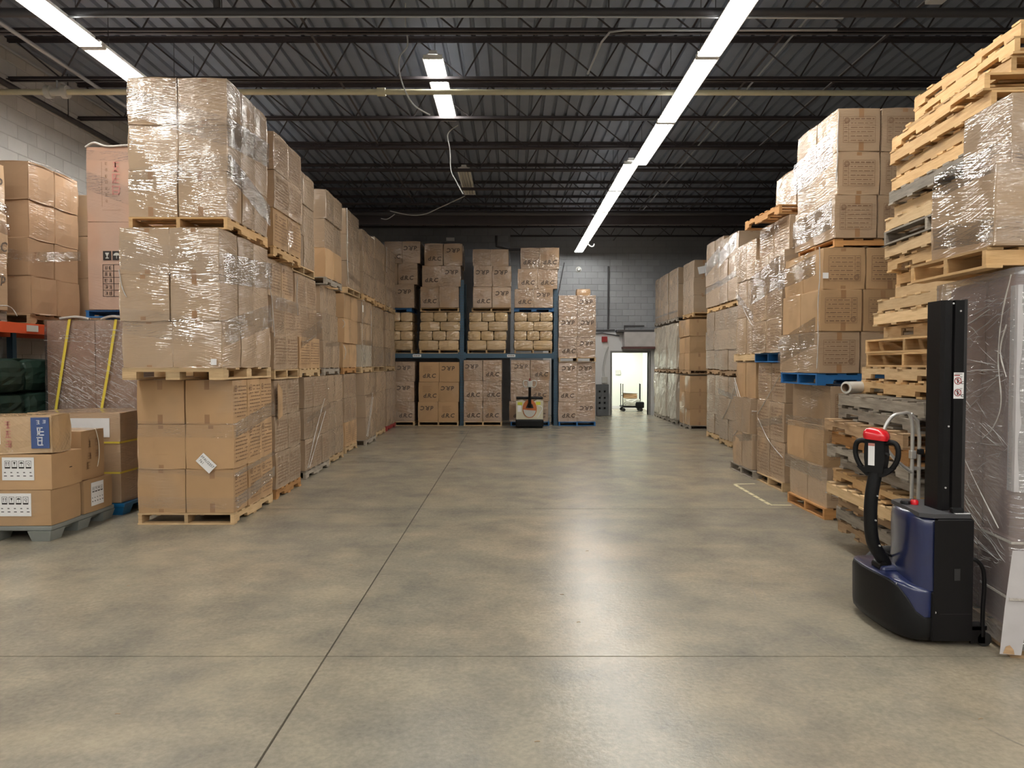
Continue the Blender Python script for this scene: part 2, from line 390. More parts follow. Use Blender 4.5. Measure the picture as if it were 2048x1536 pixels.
class MB:
    """collects simple shapes into one mesh"""
    def __init__(s): s.v = []; s.f = []; s.sm = []
    def add(s, vs, fs, smooth=False):
        b = len(s.v); s.v += [tuple(v) for v in vs]; s.f += [tuple(i + b for i in f) for f in fs]; s.sm += [smooth] * len(fs)
        return s
    def box(s, x0, x1, y0, y1, z0, z1):
        return s.add([(x0, y0, z0), (x1, y0, z0), (x1, y1, z0), (x0, y1, z0), (x0, y0, z1), (x1, y0, z1), (x1, y1, z1), (x0, y1, z1)],
                     [(0, 3, 2, 1), (4, 5, 6, 7), (0, 1, 5, 4), (1, 2, 6, 5), (2, 3, 7, 6), (3, 0, 4, 7)])
    def cbox(s, cx, cy, cz, w, d, h): return s.box(cx - w / 2, cx + w / 2, cy - d / 2, cy + d / 2, cz - h / 2, cz + h / 2)
    def bevbox(s, x0, x1, y0, y1, z0, z1, r):
        """box with all edges chamfered"""
        hx, hy, hz = (x1 - x0) / 2, (y1 - y0) / 2, (z1 - z0) / 2
        me = round_box(2 * hx, 2 * hy, 2 * hz, r, 0, 2)
        c = Vector(((x0 + x1) / 2, (y0 + y1) / 2, (z0 + z1) / 2 - hz))
        return s.add([v.co + c for v in me.vertices], [tuple(p.vertices) for p in me.polygons])
    def tube(s, pts, r, n=8, cap=True, smooth=True):
        pts = [Vector(p) for p in pts]
        if not isinstance(r, (list, tuple)): r = [r] * len(pts)
        rings = []; up = None
        for i, p in enumerate(pts):
            t = (pts[min(i + 1, len(pts) - 1)] - pts[max(i - 1, 0)]).normalized()
            if up is None:
                up = Vector((0, 0, 1)) if abs(t.z) < 0.9 else Vector((1, 0, 0))
            a = (up - t * up.dot(t)).normalized(); b = t.cross(a); up = a
            rings.append([p + (a * math.cos(2 * PI * k / n) + b * math.sin(2 * PI * k / n)) * r[i] for k in range(n)])
        vs = [v for rg in rings for v in rg]; fs = []
        for i in range(len(rings) - 1):
            for k in range(n):
                fs.append((i * n + k, i * n + (k + 1) % n, (i + 1) * n + (k + 1) % n, (i + 1) * n + k))
        s.add(vs, fs, smooth)
        if cap:
            s.add(rings[0], [tuple(reversed(range(n)))]); s.add(rings[-1], [tuple(range(n))])
        return s
    def prism(s, poly, y0, y1, axis='y'):
        """extrudes a polygon; axis y: poly is (x,z); axis x: poly is (y,z); axis z: poly is (x,y)"""
        n = len(poly)
        if axis == 'y': a = [(p[0], y0, p[1]) for p in poly]; b = [(p[0], y1, p[1]) for p in poly]
        elif axis == 'x': a = [(y0, p[0], p[1]) for p in poly]; b = [(y1, p[0], p[1]) for p in poly]
        else: a = [(p[0], p[1], y0) for p in poly]; b = [(p[0], p[1], y1) for p in poly]
        s.add(a + b, [tuple(range(n)), tuple(reversed(range(n, 2 * n)))] + [(i, i + n, (i + 1) % n + n, (i + 1) % n) for i in range(n)])
        return s
    def ring(s, cx, cz, r, w, y, n=16, th=0.001):
        """flat ring in the xz plane"""
        vs = []
        for k in range(n):
            c, q = math.cos(2 * PI * k / n), math.sin(2 * PI * k / n)
            vs += [(cx + c * r, y, cz + q * r), (cx + c * (r - w), y, cz + q * (r - w))]
        return s.add(vs, [(2 * k, 2 * ((k + 1) % n), 2 * ((k + 1) % n) + 1, 2 * k + 1) for k in range(n)])
    def rect(s, x0, x1, z0, z1, y):
        return s.add([(x0, y, z0), (x1, y, z0), (x1, y, z1), (x0, y, z1)], [(0, 1, 2, 3)])
    def bar(s, x0, z0, x1, z1, w, y):
        """flat stroke in the xz plane"""
        d = Vector((x1 - x0, z1 - z0)); d.normalize(); n = Vector((-d.y, d.x)) * w / 2
        return s.add([(x0 + n.x, y, z0 + n.y), (x0 - n.x, y, z0 - n.y), (x1 - n.x, y, z1 - n.y), (x1 + n.x, y, z1 + n.y)], [(0, 1, 2, 3)])
    def mesh(s, name):
        me = bpy.data.meshes.new(name); me.from_pydata(s.v, [], s.f)
        if any(s.sm): me.polygons.foreach_set('use_smooth', s.sm)
        bm = bmesh.new(); bm.from_mesh(me); bmesh.ops.recalc_face_normals(bm, faces=bm.faces); bm.to_mesh(me); bm.free()
        me.update(); return me
    def obj(s, name, mat, parent=None, loc=(0, 0, 0), rot=(0, 0, 0)):
        return mesh_obj(name, s.mesh(name), mat, parent, loc, rot)

def round_box(w, d, h, r=0.01, bulge=0.0, n=3, name='box', rnd=None, sag=0.0):
    """chamfered box standing on z=0; bulge swells its faces; sag rumples the grid"""
    def coords(a):
        h2 = a / 2; inner = [-h2 + r + (a - 2 * r) * i / (n - 1) for i in range(n)]
        return [-h2] + inner + [h2]
    X, Y, Z = coords(w), coords(d), coords(h)
    idx = {}; vs = []; fs = []
    m = n + 1
    def vert(i, j, k):
        if (i, j, k) in idx: return idx[(i, j, k)]
        p = Vector((X[i], Y[j], Z[k]))
        q = Vector((max(-w / 2 + r, min(w / 2 - r, p.x)), max(-d / 2 + r, min(d / 2 - r, p.y)), max(-h / 2 + r, min(h / 2 - r, p.z))))
        nrm = (p - q)
        ln = nrm.length
        nrm = nrm / ln if ln > 1e-9 else Vector((0, 0, 0))
        co = q + nrm * r
        if bulge:
            f = (1 - (2 * q.x / w) ** 2 if abs(nrm.x) < .5 else 1) * (1 - (2 * q.y / d) ** 2 if abs(nrm.y) < .5 else 1) * (1 - (2 * q.z / h) ** 2 if abs(nrm.z) < .5 else 1)
            co = co + nrm * bulge * f
        if sag and rnd:
            co = co + Vector((rnd.uniform(-sag, sag), rnd.uniform(-sag, sag), rnd.uniform(-sag, sag) if k not in (0, m) else 0))
        co.z += h / 2
        idx[(i, j, k)] = len(vs); vs.append(co); return idx[(i, j, k)]
    for a in range(m):
        for b in range(m):
            for e in (0, m):
                fs.append([vert(a, b, e), vert(a + 1, b, e), vert(a + 1, b + 1, e), vert(a, b + 1, e)][::1 if e else -1])
                fs.append([vert(a, e, b), vert(a + 1, e, b), vert(a + 1, e, b + 1), vert(a, e, b + 1)][::-1 if e else 1])
                fs.append([vert(e, a, b), vert(e, a + 1, b), vert(e, a + 1, b + 1), vert(e, a, b + 1)][::1 if e else -1])
    me = bpy.data.meshes.new(name); me.from_pydata([tuple(v) for v in vs], [], fs); me.update()
    return me

CACHE = {}
def cached(key, fn):
    if key not in CACHE: CACHE[key] = fn()
    return CACHE[key]

def text_mesh(s, size, extrude=0.0006, shear=0.0, fat=0.022):
    def build():
        cu = bpy.data.curves.new('text', 'FONT'); cu.body = s; cu.size = size; cu.align_x = 'CENTER'; cu.align_y = 'CENTER'
        cu.extrude = extrude; cu.offset = size * fat; cu.shear = shear; cu.resolution_u = 2
        o = bpy.data.objects.new('text', cu); COL.objects.link(o)
        dg = bpy.context.evaluated_depsgraph_get(); dg.update()
        me = bpy.data.meshes.new_from_object(o.evaluated_get(dg)); me.materials.clear()
        bpy.data.objects.remove(o); return me
    return cached(('text', s, size, shear, fat), build)
UPRIGHT = (PI / 2, 0, 0)      # text lying in xy -> standing in xz, facing -y

def glyph(mb, cx, cz, s, y, rnd):
    """a block of short strokes the size of one printed character"""
    w = s * 0.11
    for k in range(3):
        z = cz - s * .4 + s * .8 * k / 2 + rnd.uniform(-.05, .05) * s
        mb.bar(cx - s * rnd.uniform(.25, .45), z, cx + s * rnd.uniform(.25, .45), z, w, y)
    for k in range(2):
        x = cx + rnd.uniform(-.35, .35) * s
        mb.bar(x, cz - s * .45, x + rnd.uniform(-.15, .15) * s, cz + s * .45, w, y)

# ================================================================= THE SETTING
XL, XR, YF, YB, ZC = -6.9, 8.2, -8.0, 22.9, 6.12
YP = 20.85            # face of the nearer half of the back wall, behind the rack

# floor: slabs cast between sawn joints, joints filled with dirt just below the surface
floor = MB().box(XL - .2, XR + .2, YF - .2, 26.5, -0.2, -0.012).obj('floor', M['joint'])
tag(floor, kind='structure')
xs = [XL - .2, -1.066, 7.3, XR + .2]
ys = [YF - .2, -4.2, -0.1, 4.02, 8.14, 12.2, 16.3, 20.4, 26.5]
g = 0.0055
for i in range(len(xs) - 1):
    for j in range(len(ys) - 1):
        x0, x1, y0, y1 = xs[i] + g, xs[i + 1] - g, ys[j] + g, ys[j + 1] - g
        mb = MB()
        mb.add([(x0, y0, -.012), (x1, y0, -.012), (x1, y1, -.012), (x0, y1, -.012), (x0, y0, 0), (x1, y0, 0), (x1, y1, 0), (x0, y1, 0)],
               [(0, 1, 5, 4), (1, 2, 6, 5), (2, 3, 7, 6), (3, 0, 4, 7), (4, 5, 6, 7)])
        mb.obj('concrete_slab', M['floor'], floor)

def ribbon(pts, w, z, rnd, jag=0.0):
    mb = MB(); vs = []
    P = []
    for a, b in zip(pts[:-1], pts[1:]):
        n = max(2, int((Vector(b) - Vector(a)).length / 0.12))
        for k in range(n): P.append(Vector(a).lerp(Vector(b), k / n) + Vector((rnd.uniform(-jag, jag), rnd.uniform(-jag, jag))))
    P.append(Vector(pts[-1]))
    for i, p in enumerate(P):
        t = (P[min(i + 1, len(P) - 1)] - P[max(0, i - 1)]).normalized(); nn = Vector((-t.y, t.x)) * w * rnd.uniform(.4, 1) / 2
        vs += [(p.x + nn.x, p.y + nn.y, z), (p.x - nn.x, p.y - nn.y, z)]
    return mb.add(vs, [(2 * i, 2 * i + 1, 2 * i + 3, 2 * i + 2) for i in range(len(P) - 1)])
rc = random.Random(5)
ribbon([(1.90, 5.6), (1.72, 5.0), (1.86, 4.4), (1.92, 3.98)], 0.007, 0.0012, rc, 0.012).obj('floor_crack', M['crack'], floor)
ribbon([(1.92, 3.98), (2.02, 3.55), (2.28, 3.0), (2.45, 2.6)], 0.007, 0.0012, rc, 0.012).obj('floor_crack', M['crack'], floor)
# worn tape outline on the floor beside the nearer carton stacks on the right
tp = MB()
def tape_bar(a, b, w=0.05):
    d = (Vector(b) - Vector(a)).normalized(); n = Vector((-d.y, d.x)) * w / 2
    tp.add([(a[0] + n.x, a[1] + n.y, .001), (a[0] - n.x, a[1] - n.y, .001), (b[0] - n.x, b[1] - n.y, .001), (b[0] + n.x, b[1] + n.y, .001)], [(0, 1, 2, 3)])
for k in range(7):
    a = Vector((3.08, 9.78)).lerp(Vector((3.06, 8.36)), k / 7 + .01); b = Vector((3.08, 9.78)).lerp(Vector((3.06, 8.36)), (k + 1) / 7 - .012)
    tape_bar(a, b)
tape_bar((3.06, 8.36), (3.30, 8.34)); tape_bar((3.08, 9.80), (3.38, 9.84))
tp.obj('floor_tape', M['floor_tape'], floor)
# small scraps lying about are flat on the concrete
sc = MB()
for (x, y, a) in ((.35, 5.1, .1), (.42, 4.55, .5), (-.66, 5.6, .9), (-1.35, 5.85, .3), (-1.2, 4.9, 1.2), (.66, 6.3, .2), (2.2, 3.3, .4), (-2.9, 5.3, .8), (.1, 3.1, .3), (-1.9, 3.35, .1)):
    c, s_ = math.cos(a), math.sin(a)
    sc.tube([(x, y, .002), (x + .014 * c, y + .014 * s_, .003), (x + .026 * c, y + .010 * s_, .002)], .0016, 5)
tag(sc.obj('wood_splinters', M['brown_wood'], floor), kind='stuff')

# steel roof deck with flutes running down the hall
prof = []
x = XL - .1
while x < XR + .1:
    prof += [(x, ZC), (x + .145, ZC), (x + .16, ZC + .045), (x + .195, ZC + .045)]
    x += .21
mb = MB()
n = len(prof)
mb.add([(p[0], YF - .1, p[1]) for p in prof] + [(p[0], YB + .2, p[1]) for p in prof], [(i, i + n, i + n + 1, i + 1) for i in range(n - 1)])
mb.box(XL - .2, XR + .2, YF - .2, YB + .3, ZC + .06, ZC + .2)
ceiling = mb.obj('ceiling', M['deck']); tag(ceiling, kind='structure')

# open web joists across the hall
CH = 5.55
def make_joist(y):
    j = empty('roof_joist', (0, y, 0), 0, ceiling)
    mb = MB()
    for s in (-1, 1):
        mb.box(XL, XR, s * .012 + (0 if s > 0 else -.045), s * .012 + (.045 if s > 0 else 0), CH, CH + .008)
        mb.box(XL, XR, s * .012 + (0 if s > 0 else -.006), s * .012 + (.006 if s > 0 else 0), CH, CH + .05)
    mesh_obj('bottom_chord', cached('jb', lambda: mb.mesh('bottom_chord')), M['joist'], j)
    mb2 = MB()
    for s in (-1, 1):
        mb2.box(XL, XR, s * .012 + (0 if s > 0 else -.055), s * .012 + (.055 if s > 0 else 0), ZC - .01, ZC - .002)
        mb2.box(XL, XR, s * .012 + (0 if s > 0 else -.006), s * .012 + (.006 if s > 0 else 0), ZC - .055, ZC - .002)
    mesh_obj('top_chord', cached('jt', lambda: mb2.mesh('top_chord')), M['joist'], j)
    def web():
        w = MB(); x = XL + .1; k = 0
        while x < XR - .6:
            if k % 2 == 0: w.tube([(x, 0, ZC - .03), (x + .62, 0, CH + .03)], .011, 6)
            else: w.tube([(x, 0, CH + .03), (x + .30, 0, ZC - .03)], .011, 6)
            x += .62 if k % 2 == 0 else .30; k += 1
        return w.mesh('web_rods')
    mesh_obj('web_rods', cached('jw', web), M['joist'], j)
for y in (-6.8, -5.3, -3.8, -2.3, -.8, .7, 2.3, 3.9, 5.4, 6.95, 8.44, 9.85, 11.42, 12.96, 14.45, 16.0, 17.5, 19.0, 20.45, 21.9): make_joist(y)
# bridging lines that run down the hall under the joists
for x in (-5.2, -2.4, 3.25, 4.5, 6.3):
    MB().box(x - .015, x + .015, YF, YP if x < 0 else YB, CH + .052, CH + .058).obj('bridging_strip', M['joist'], ceiling)
# a steel girder near the back carries the joists
MB().box(XL, XR, 17.9, 18.02, 5.15, 5.50).obj('girder', M['joist'], ceiling)

def block_wall(name, mat, axis, at, a0, a1, z0, z1, vis, facing, holes=(), side=1):
    """masonry wall: a solid core, and blocks standing proud of recessed mortar joints. vis = window of blocks built singly"""
    bw, bh, pr = .40, .20, .006
    base = MB()
    if axis == 'y':   # wall plane at y = at, runs along x, faces -y
        if not holes: base.box(a0, a1, at, at + .2, z0, z1)
        else:
            h = holes[0]
            base.box(a0, h[0], at, at + .2, z0, z1); base.box(h[1], a1, at, at + .2, z0, z1); base.box(h[0], h[1], at, at + .2, h[3], z1)
    else:
        base.box(at - .2, at, a0, a1, z0, z1)
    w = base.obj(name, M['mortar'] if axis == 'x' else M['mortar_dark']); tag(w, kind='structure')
    rest = MB(); row = 0; z = z0
    def blk():
        m_ = MB(); t = .006
        hx, hz = bw / 2 - .005, bh / 2 - .005
        m_.add([(-hx, 0, -hz), (hx, 0, -hz), (hx, 0, hz), (-hx, 0, hz), (-hx + t, -pr, -hz + t), (hx - t, -pr, -hz + t), (hx - t, -pr, hz - t), (-hx + t, -pr, hz - t)],
               [(4, 5, 6, 7), (0, 1, 5, 4), (1, 2, 6, 5), (2, 3, 7, 6), (3, 0, 4, 7)])
        return m_
    bm_ = cached('block', lambda: blk().mesh('block'))
    while z + bh <= z1 + .001:
        a = a0 - (bw / 2 if row % 2 else 0)
        while a < a1:
            c0, c1 = max(a, a0), min(a + bw, a1)
            if c1 - c0 > .05 and not any(c1 > h[0] and c0 < h[1] and z < h[3] for h in holes):
                ca, cz = (c0 + c1) / 2, z + bh / 2
                full = c1 - c0 > bw - .01
                if full and vis[0] < ca < vis[1] and vis[2] < cz < vis[3]:
                    if axis == 'y': mesh_obj('block', bm_, mat, w, (ca, at, cz))
                    else: mesh_obj('block', bm_, mat, w, (at, ca, cz), (0, 0, PI / 2))
                else:
                    if axis == 'y': rest.box(c0 + .005, c1 - .005, at - pr, at, z + .005, z + bh - .005)
                    else: rest.box(at, at + pr, c0 + .005, c1 - .005, z + .005, z + bh - .005)
            a += bw
        z += bh; row += 1
    if rest.v: tag(rest.obj('block_courses', mat, w), kind='stuff')
    return w
wall_left = block_wall('wall_left', M['block'], 'x', XL, YF, YP, 0, ZC, (7.0, 12.6, 3.1, 6.1), 1)
DOOR = (3.22, 4.40, 0, 2.01)
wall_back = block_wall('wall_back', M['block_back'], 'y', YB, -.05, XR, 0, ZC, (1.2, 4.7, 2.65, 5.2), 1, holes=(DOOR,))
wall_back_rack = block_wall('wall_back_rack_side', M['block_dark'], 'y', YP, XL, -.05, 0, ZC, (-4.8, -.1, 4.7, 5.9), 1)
tag(MB().box(-.25, -.05, YP + .2, YB, 0, ZC).obj('wall_return', M['block_dark']), kind='structure')
tag(MB().box(XR, XR + .2, YF, YB, 0, ZC).obj('wall_right', M['block']), kind='structure')
tag(MB().box(XL - .2, XR + .2, YF - .2, YF, 0, ZC).obj('wall_front', M['block']), kind='structure')
# white painted board around the doorway, soffit and dark trims above it
pb = MB().box(1.0, DOOR[0], YB - .03, YB - .007, 0, 2.66).box(DOOR[1], 8.1, YB - .03, YB - .007, 0, 2.66).box(DOOR[0], DOOR[1], YB - .03, YB - .007, DOOR[3], 2.66)
pb.obj('wall_board', M['white_wall'], wall_back)
tag(MB().box(3.56, 5.2, YB - .42, YB - .035, 2.20, 2.66).obj('trim_1', M['soffit']), kind='structure')
tag(MB().box(3.52, 5.2, YB - .44, YB - .035, 2.135, 2.195).obj('trim_2', M['maroon_trim']), kind='structure')
tag(MB().box(3.33, 5.2, YB - .34, YB - .008, 2.665, 2.735).obj('trim_3', M['dark_trim']), kind='structure')
tag(MB().box(3.60, 4.25, YB - .05, YB - .008, 2.86, 2.89).box(3.60, 3.63, YB - .05, YB - .008, 2.735, 2.86).obj('trim_4', M['dark_trim']), kind='structure')
d = MB()
for (x0, x1, z0, z1) in ((DOOR[0] - .06, DOOR[0], 0, DOOR[3] + .06), (DOOR[1], DOOR[1] + .06, 0, DOOR[3] + .06), (DOOR[0], DOOR[1], DOOR[3], DOOR[3] + .06)):
    d.box(x0, x1, YB - .06, YB + .22, z0, z1)
tag(d.obj('door_1', M['frame_grey']), kind='structure')
# the bright side room
tag(MB().box(1.4, 5.0, 26.2, 26.4, 0, 3).obj('wall_side_room_back', M['room_wall']), kind='structure')
tag(MB().box(4.82, 5.0, YB + .2, 26.2, 0, 3).obj('wall_side_room_right', M['room_wall']), kind='structure')
tag(MB().box(1.4, 1.6, YB + .2, 26.2, 0, 3).obj('wall_side_room_left', M['room_wall']), kind='structure')
tag(MB().box(1.4, 5.0, YB + .2, 26.4, 2.7, 2.85).obj('ceiling_side_room', M['room_wall']), kind='structure')
dr = MB().box(4.775, 4.815, 24.0, 24.95, .01, 2.05).obj('door_2', M['white_enamel']); tag(dr, kind='structure')
MB().tube([(4.77, 24.15, 1.0), (4.71, 24.15, 1.0), (4.71, 24.27, 1.0)], .012, 8).obj('door_handle', M['aluminium'], dr)
fr = MB().box(4.77, 4.82, 23.92, 23.99, 0, 2.12).box(4.77, 4.82, 24.96, 25.03, 0, 2.12).box(4.77, 4.82, 23.92, 25.03, 2.06, 2.12)
fr.obj('door_frame', M['white_wall'], dr)
tag(MB().box(1.6, 4.82, 26.185, 26.2, 0, .1).obj('baseboard_back', M['white_wall']), kind='structure')

# ================================================================= LAMPS
def strip_light(x, y0, z, length, label, lit=True, tubes=4, mat=None, group=None, rz=0.0):
    t = empty('strip_light', (x, y0, z), rz)
    tag(t, label, 'lamp', group)
    hp = [(-.14, -.005), (-.065, .06), (.065, .06), (.14, -.005), (.132, -.005), (.06, .05), (-.06, .05), (-.132, -.005)]
    me = cached(('lh', length), lambda: MB().prism(hp, 0.01, length - .01).mesh('reflector'))
    mesh_obj('reflector', me, M['white_enamel'], t)
    mesh_obj('wire_channel', cached(('lc', length), lambda: MB().box(-.05, .05, .03, length - .03, .061, .105).mesh('wire_channel')), M['white_enamel'], t)
    tm = cached(('lt', length), lambda: MB().tube([(0, .05, 0), (0, length - .05, 0)], .019, 8).mesh('tube'))
    for k in range(tubes):
        mesh_obj('tube', tm, mat or (M['tube'] if lit else M['dead_tube']), t, ((k - (tubes - 1) / 2) * .062, 0, .012))
    for e in (0.03, length - .03):
        mesh_obj('lamp_holder', cached('le', lambda: MB().box(-.125, .125, -.012, .012, -.012, .045).mesh('lamp_holder')), M['white_enamel'], t, (0, e, 0))
    for e in (.3, length - .3):
        mesh_obj('hanger', cached(('lw', round(z, 2)), lambda: MB().tube([(0, 0, .105), (0, 0, ZC - z)], .004, 5).mesh('hanger')), M['dark_pipe'], t, (0, e, 0))
    return t
SEG = 2.2
right_names = {0: 'fluorescent strip light of the long bright row, just in front of the yellow pipe',
               1: 'fluorescent strip light of the long bright row, crossing the yellow pipe',
               2: 'third fluorescent strip light of the bright row, where the row steps sideways'}
k = 0
y = 5.97
strip_light(2.22, 3.77, 5.15, SEG - .01, 'fluorescent strip light of the long bright row, cut by the top of the picture')
for k in range(3):
    strip_light(2.22, y, 5.15, SEG - .01, right_names[k]); y += SEG
y = 12.45
far = ['first fluorescent strip light after the step in the long bright row', 'second fluorescent strip light after the step in the long bright row',
       'third fluorescent strip light after the step in the long bright row', 'next to last fluorescent strip light of the long bright row', 'last fluorescent strip light of the bright row, nearest the back wall']
for k in range(5):
    strip_light(2.08, y, 5.15, 1.97, far[k]); y += 1.98
for y in (1.55, -.67):
    strip_light(2.22, y, 5.15, SEG - .01, 'fluorescent strip light continuing the long bright row behind the viewer', group='strip lights behind the viewer')
for yy in (-2.2, -5.6):  # unseen rows added so that film on front faces catches glints
    for k in range(6):
        strip_light(-6.3 + 2.35 * k, yy, 5.15, SEG - .01, 'added fluorescent strip light in the unseen cross rows behind the viewer', group='added cross rows of strip lights behind the viewer', rz=-PI / 2)
strip_light(-4.61, 5.72, 5.15, SEG - .01, 'fluorescent strip light above the left cartons, at the upper corner')
strip_light(-4.61, 7.92, 5.15, SEG - .01, 'fluorescent strip light ending behind the tallest near left cartons')
for y in (10.12, 12.32):
    strip_light(-4.61, y, 5.15, SEG - .01, 'fluorescent strip light hidden over the left carton row', group='strip lights over the left row')
for y in (-.9, 1.3, 3.5):
    strip_light(-4.61, y, 5.15, SEG - .01, 'fluorescent strip light in the left row behind the viewer', group='strip lights behind the viewer on the left')
strip_light(-1.04, 9.42, 5.68, 2.44, 'lit fluorescent lamp hung alone between the roof joists')
strip_light(-1.0, 14.8, 5.68, 2.2, 'unlit fluorescent lamp with cream tubes between the roof joists', lit=False)
strip_light(3.2, 23.6, 2.58, 2.2, 'fluorescent lamp inside the bright side room', mat=M['room_tube'])

# ================================================================= PIPES, CABLES, WALL FITTINGS
yp = empty('gas_pipe', (0, 9.6, 5.30)); tag(yp, 'yellow painted gas pipe running across under the roof joists', 'pipe')
MB().tube([(XL + .25, 0, 0), (-1.75, 0, 0)], .038, 12).obj('pipe_length', M['yellow_pipe'], yp)
MB().tube([(-1.75, 0, 0), (XR - .05, 0, -.02)], .036, 12).obj('pipe_length', M['yellow_pipe'], yp)
MB().tube([(-1.80, 0, 0), (-1.69, 0, 0)], .056, 12).obj('union', M['yellow_pipe'], yp)
vb = MB()
for x in (-6.19, -5.97): vb.tube([(x - .035, 0, 0), (x + .035, 0, 0)], .085, 12)
vb.tube([(-6.19, 0, 0), (-5.97, 0, 0)], .05, 12)
vb.obj('valve', M['light_grey'], yp)
MB().tube([(-6.08, 0, .04), (-6.08, 0, .15)], .012, 8).obj('valve_stem', M['conduit'], yp)
wl = MB().tube([(XL + .012, 0, 0), (XL + .25, 0, 0)], .038, 10).obj('pipe_end', M['yellow_pipe'], yp)

sp = empty('sprinkler_pipe', (0, 7.45, 5.30)); tag(sp, 'dark steel pipe crossing the roof above the near cartons', 'pipe')
MB().tube([(XL + .05, 0, 0), (XR - .05, 0, 0)], .046, 12).obj('pipe_length', M['dark_pipe'], sp)
for x in (-3.0, 1.0, 4.0): MB().tube([(x, 0, 0), (x, 0, ZC - 5.3)], .006, 6).obj('hanger', M['dark_pipe'], sp)
MB().tube([(-3.05, 0, .03), (-3.05, 0, .10), (-3.05, -.02, .24)], [.035, .04, .03], 8).obj('pipe_clamp', M['dark_pipe'], sp)
def pipe(name, pts, r, m, label, cat='conduit', n=8):
    return tag(MB().tube(pts, r, n).obj(name, M[m]), label, cat)
pipe('conduit_pipe', [(-4.6, 7.40, 5.235), (.55, 7.40, 5.235), (3.4, 7.40, 5.22)], .010, 'conduit', 'thin light conduit strapped under the dark steel pipe')
pipe('conduit_pipe', [(.98, 9.3, 5.42), (1.06, 8.5, 5.47), (1.12, 8.25, 5.47), (1.3, 8.2, 5.47), (3.7, 8.2, 5.47)], .013, 'conduit', 'bent conduit across the joists beside the long bright lamp row')
pipe('conduit_pipe', [(3.66, 5.0, 5.95), (3.66, 20.5, 5.95)], .014, 'conduit', 'conduit running down the hall right of the long bright lamp row')
pipe('conduit_pipe', [(4.9, 5.0, 5.98), (4.9, 15.5, 5.98)], .010, 'conduit', 'thinner conduit high over the right carton stacks')
pipe('conduit_pipe', [(XL + .05, 5.2, 5.46), (XL + .05, 20.5, 5.46)], .042, 'dark_pipe', 'dark pipe running along the left block wall')
pipe('conduit_pipe', [(XL + .06, 5.2, 5.94), (XL + .06, 20.5, 5.94)], .022, 'conduit', 'light conduit along the top of the left wall')
pipe('conduit_pipe', [(-5.75, 6.9, 5.50), (-5.75, 20.0, 5.50)], .024, 'conduit', 'light conduit slung beside the left strip lights')
for i, y in enumerate((7.75, 9.15, 11.0)):
    pipe('hanging_rod', [(XL + .10, y, 5.44), (XL + .10, y, ZC - .02)], .008, 'dark_pipe', ['thin rod hanging from the roof by the pipe valve', 'thin rod hanging from the roof beyond the valve', 'thin rod hanging from the roof above the pinkish cartons'][i], 'rod', 6)
pipe('main_pipe', [(XL + .1, 17.2, 5.28), (XR - .1, 17.2, 5.28)], .05, 'dark_pipe', 'dark steel pipe crossing the roof near the back wall', 'pipe', 10)
pipe('main_pipe', [(-.45, 20.6, 5.35), (-.45, 20.6, 5.05), (-.10, 20.6, 4.95), (1.2, 20.6, 4.95)], .035, 'dark_pipe', 'dark bent pipe in front of the upper back wall', 'pipe', 10)
def bez(p, n=10):
    """smooth curve through points"""
    out = []
    P = [Vector(q) for q in p]
    for i in range(len(P) - 1):
        a, b, c, d_ = P[max(i - 1, 0)], P[i], P[i + 1], P[min(i + 2, len(P) - 1)]
        for k in range(n):
            t = k / n
            out.append(.5 * ((2 * b) + (c - a) * t + (2 * a - 5 * b + 4 * c - d_) * t * t + (3 * b - a - 3 * c + d_) * t ** 3))
    out.append(P[-1]); return out
def cable(pts, r, label):
    return tag(MB().tube(bez(pts), r, 6).obj('hanging_cable', M['cable'], None), label, 'cable')
cable([(-1.314, 8.9, 6.28), (-1.316, 8.9, 5.885), (-1.292, 8.9, 5.611), (-1.392, 8.9, 5.458), (-1.387, 8.9, 5.244), (-1.313, 8.9, 5.03), (-1.203, 8.9, 4.865), (-1.017, 8.9, 4.754)], .009, 'pale cable dangling loose left of the lit roof lamp')
cable([(-0.926, 12.3, 5.759), (-1.098, 12.3, 5.606), (-1.064, 12.3, 5.334), (-1.048, 12.3, 4.994), (-0.962, 12.3, 4.807), (-0.843, 12.3, 4.585)], .010, 'pale cable hanging from the lit lamp towards the unlit lamp')
cable([(-1.097, 16.7, 5.578), (-1.682, 16.7, 5.311), (-2.033, 16.7, 5.16), (-2.383, 16.7, 5.137), (-2.85, 16.7, 5.23)], .012, 'pale cable sagging from the unlit lamp')
cable([(-3.098, 16.9, 5.096), (-2.945, 16.9, 5.084), (-2.767, 16.9, 5.202)], .011, 'short pale cable tail near the top of the far left cartons')
cable([(2.021, 19.5, 4.984), (2.131, 19.5, 4.875), (2.213, 19.5, 4.861), (2.254, 19.5, 4.929)], .016, 'small pale hook of cable under the far lamp')
pipe('wall_conduit', [(3.09, YB - .03, 4.78), (3.09, YB - .03, 2.76)], .028, 'dark_pipe', 'vertical dark conduit on the grey block wall')
pipe('wall_conduit', [(1.68, YB - .03, 4.9), (1.45, YB - .03, 3.7)], .012, 'dark_pipe', 'thin slanting cable on the back wall above the right rack upright')
pipe('wall_conduit', [(2.4, YB - .06, 2.72), (3.3, YB - .06, 2.74)], .022, 'dark_pipe', 'bundled dark cables along the top of the white board')
pipe('wall_conduit', [(2.4, YB - .06, 2.60), (2.9, YB - .07, 2.64), (3.45, YB - .06, 2.55)], .018, 'dark_pipe', 'sagging dark cable on the white board')
for k, dx in enumerate((0, .045)):
    pipe('wall_cable', bez([(3.10 - dx * .3, YB - .05, 2.2), (3.03 - dx, YB - .05, 1.9), (2.96 - dx, YB - .05, 1.5), (2.98 - dx, YB - .05, 1.25)]), .011, 'cable', ['grey cable curving down to the junction box', 'second grey cable beside it, bowed further out'][k], 'cable', 6)
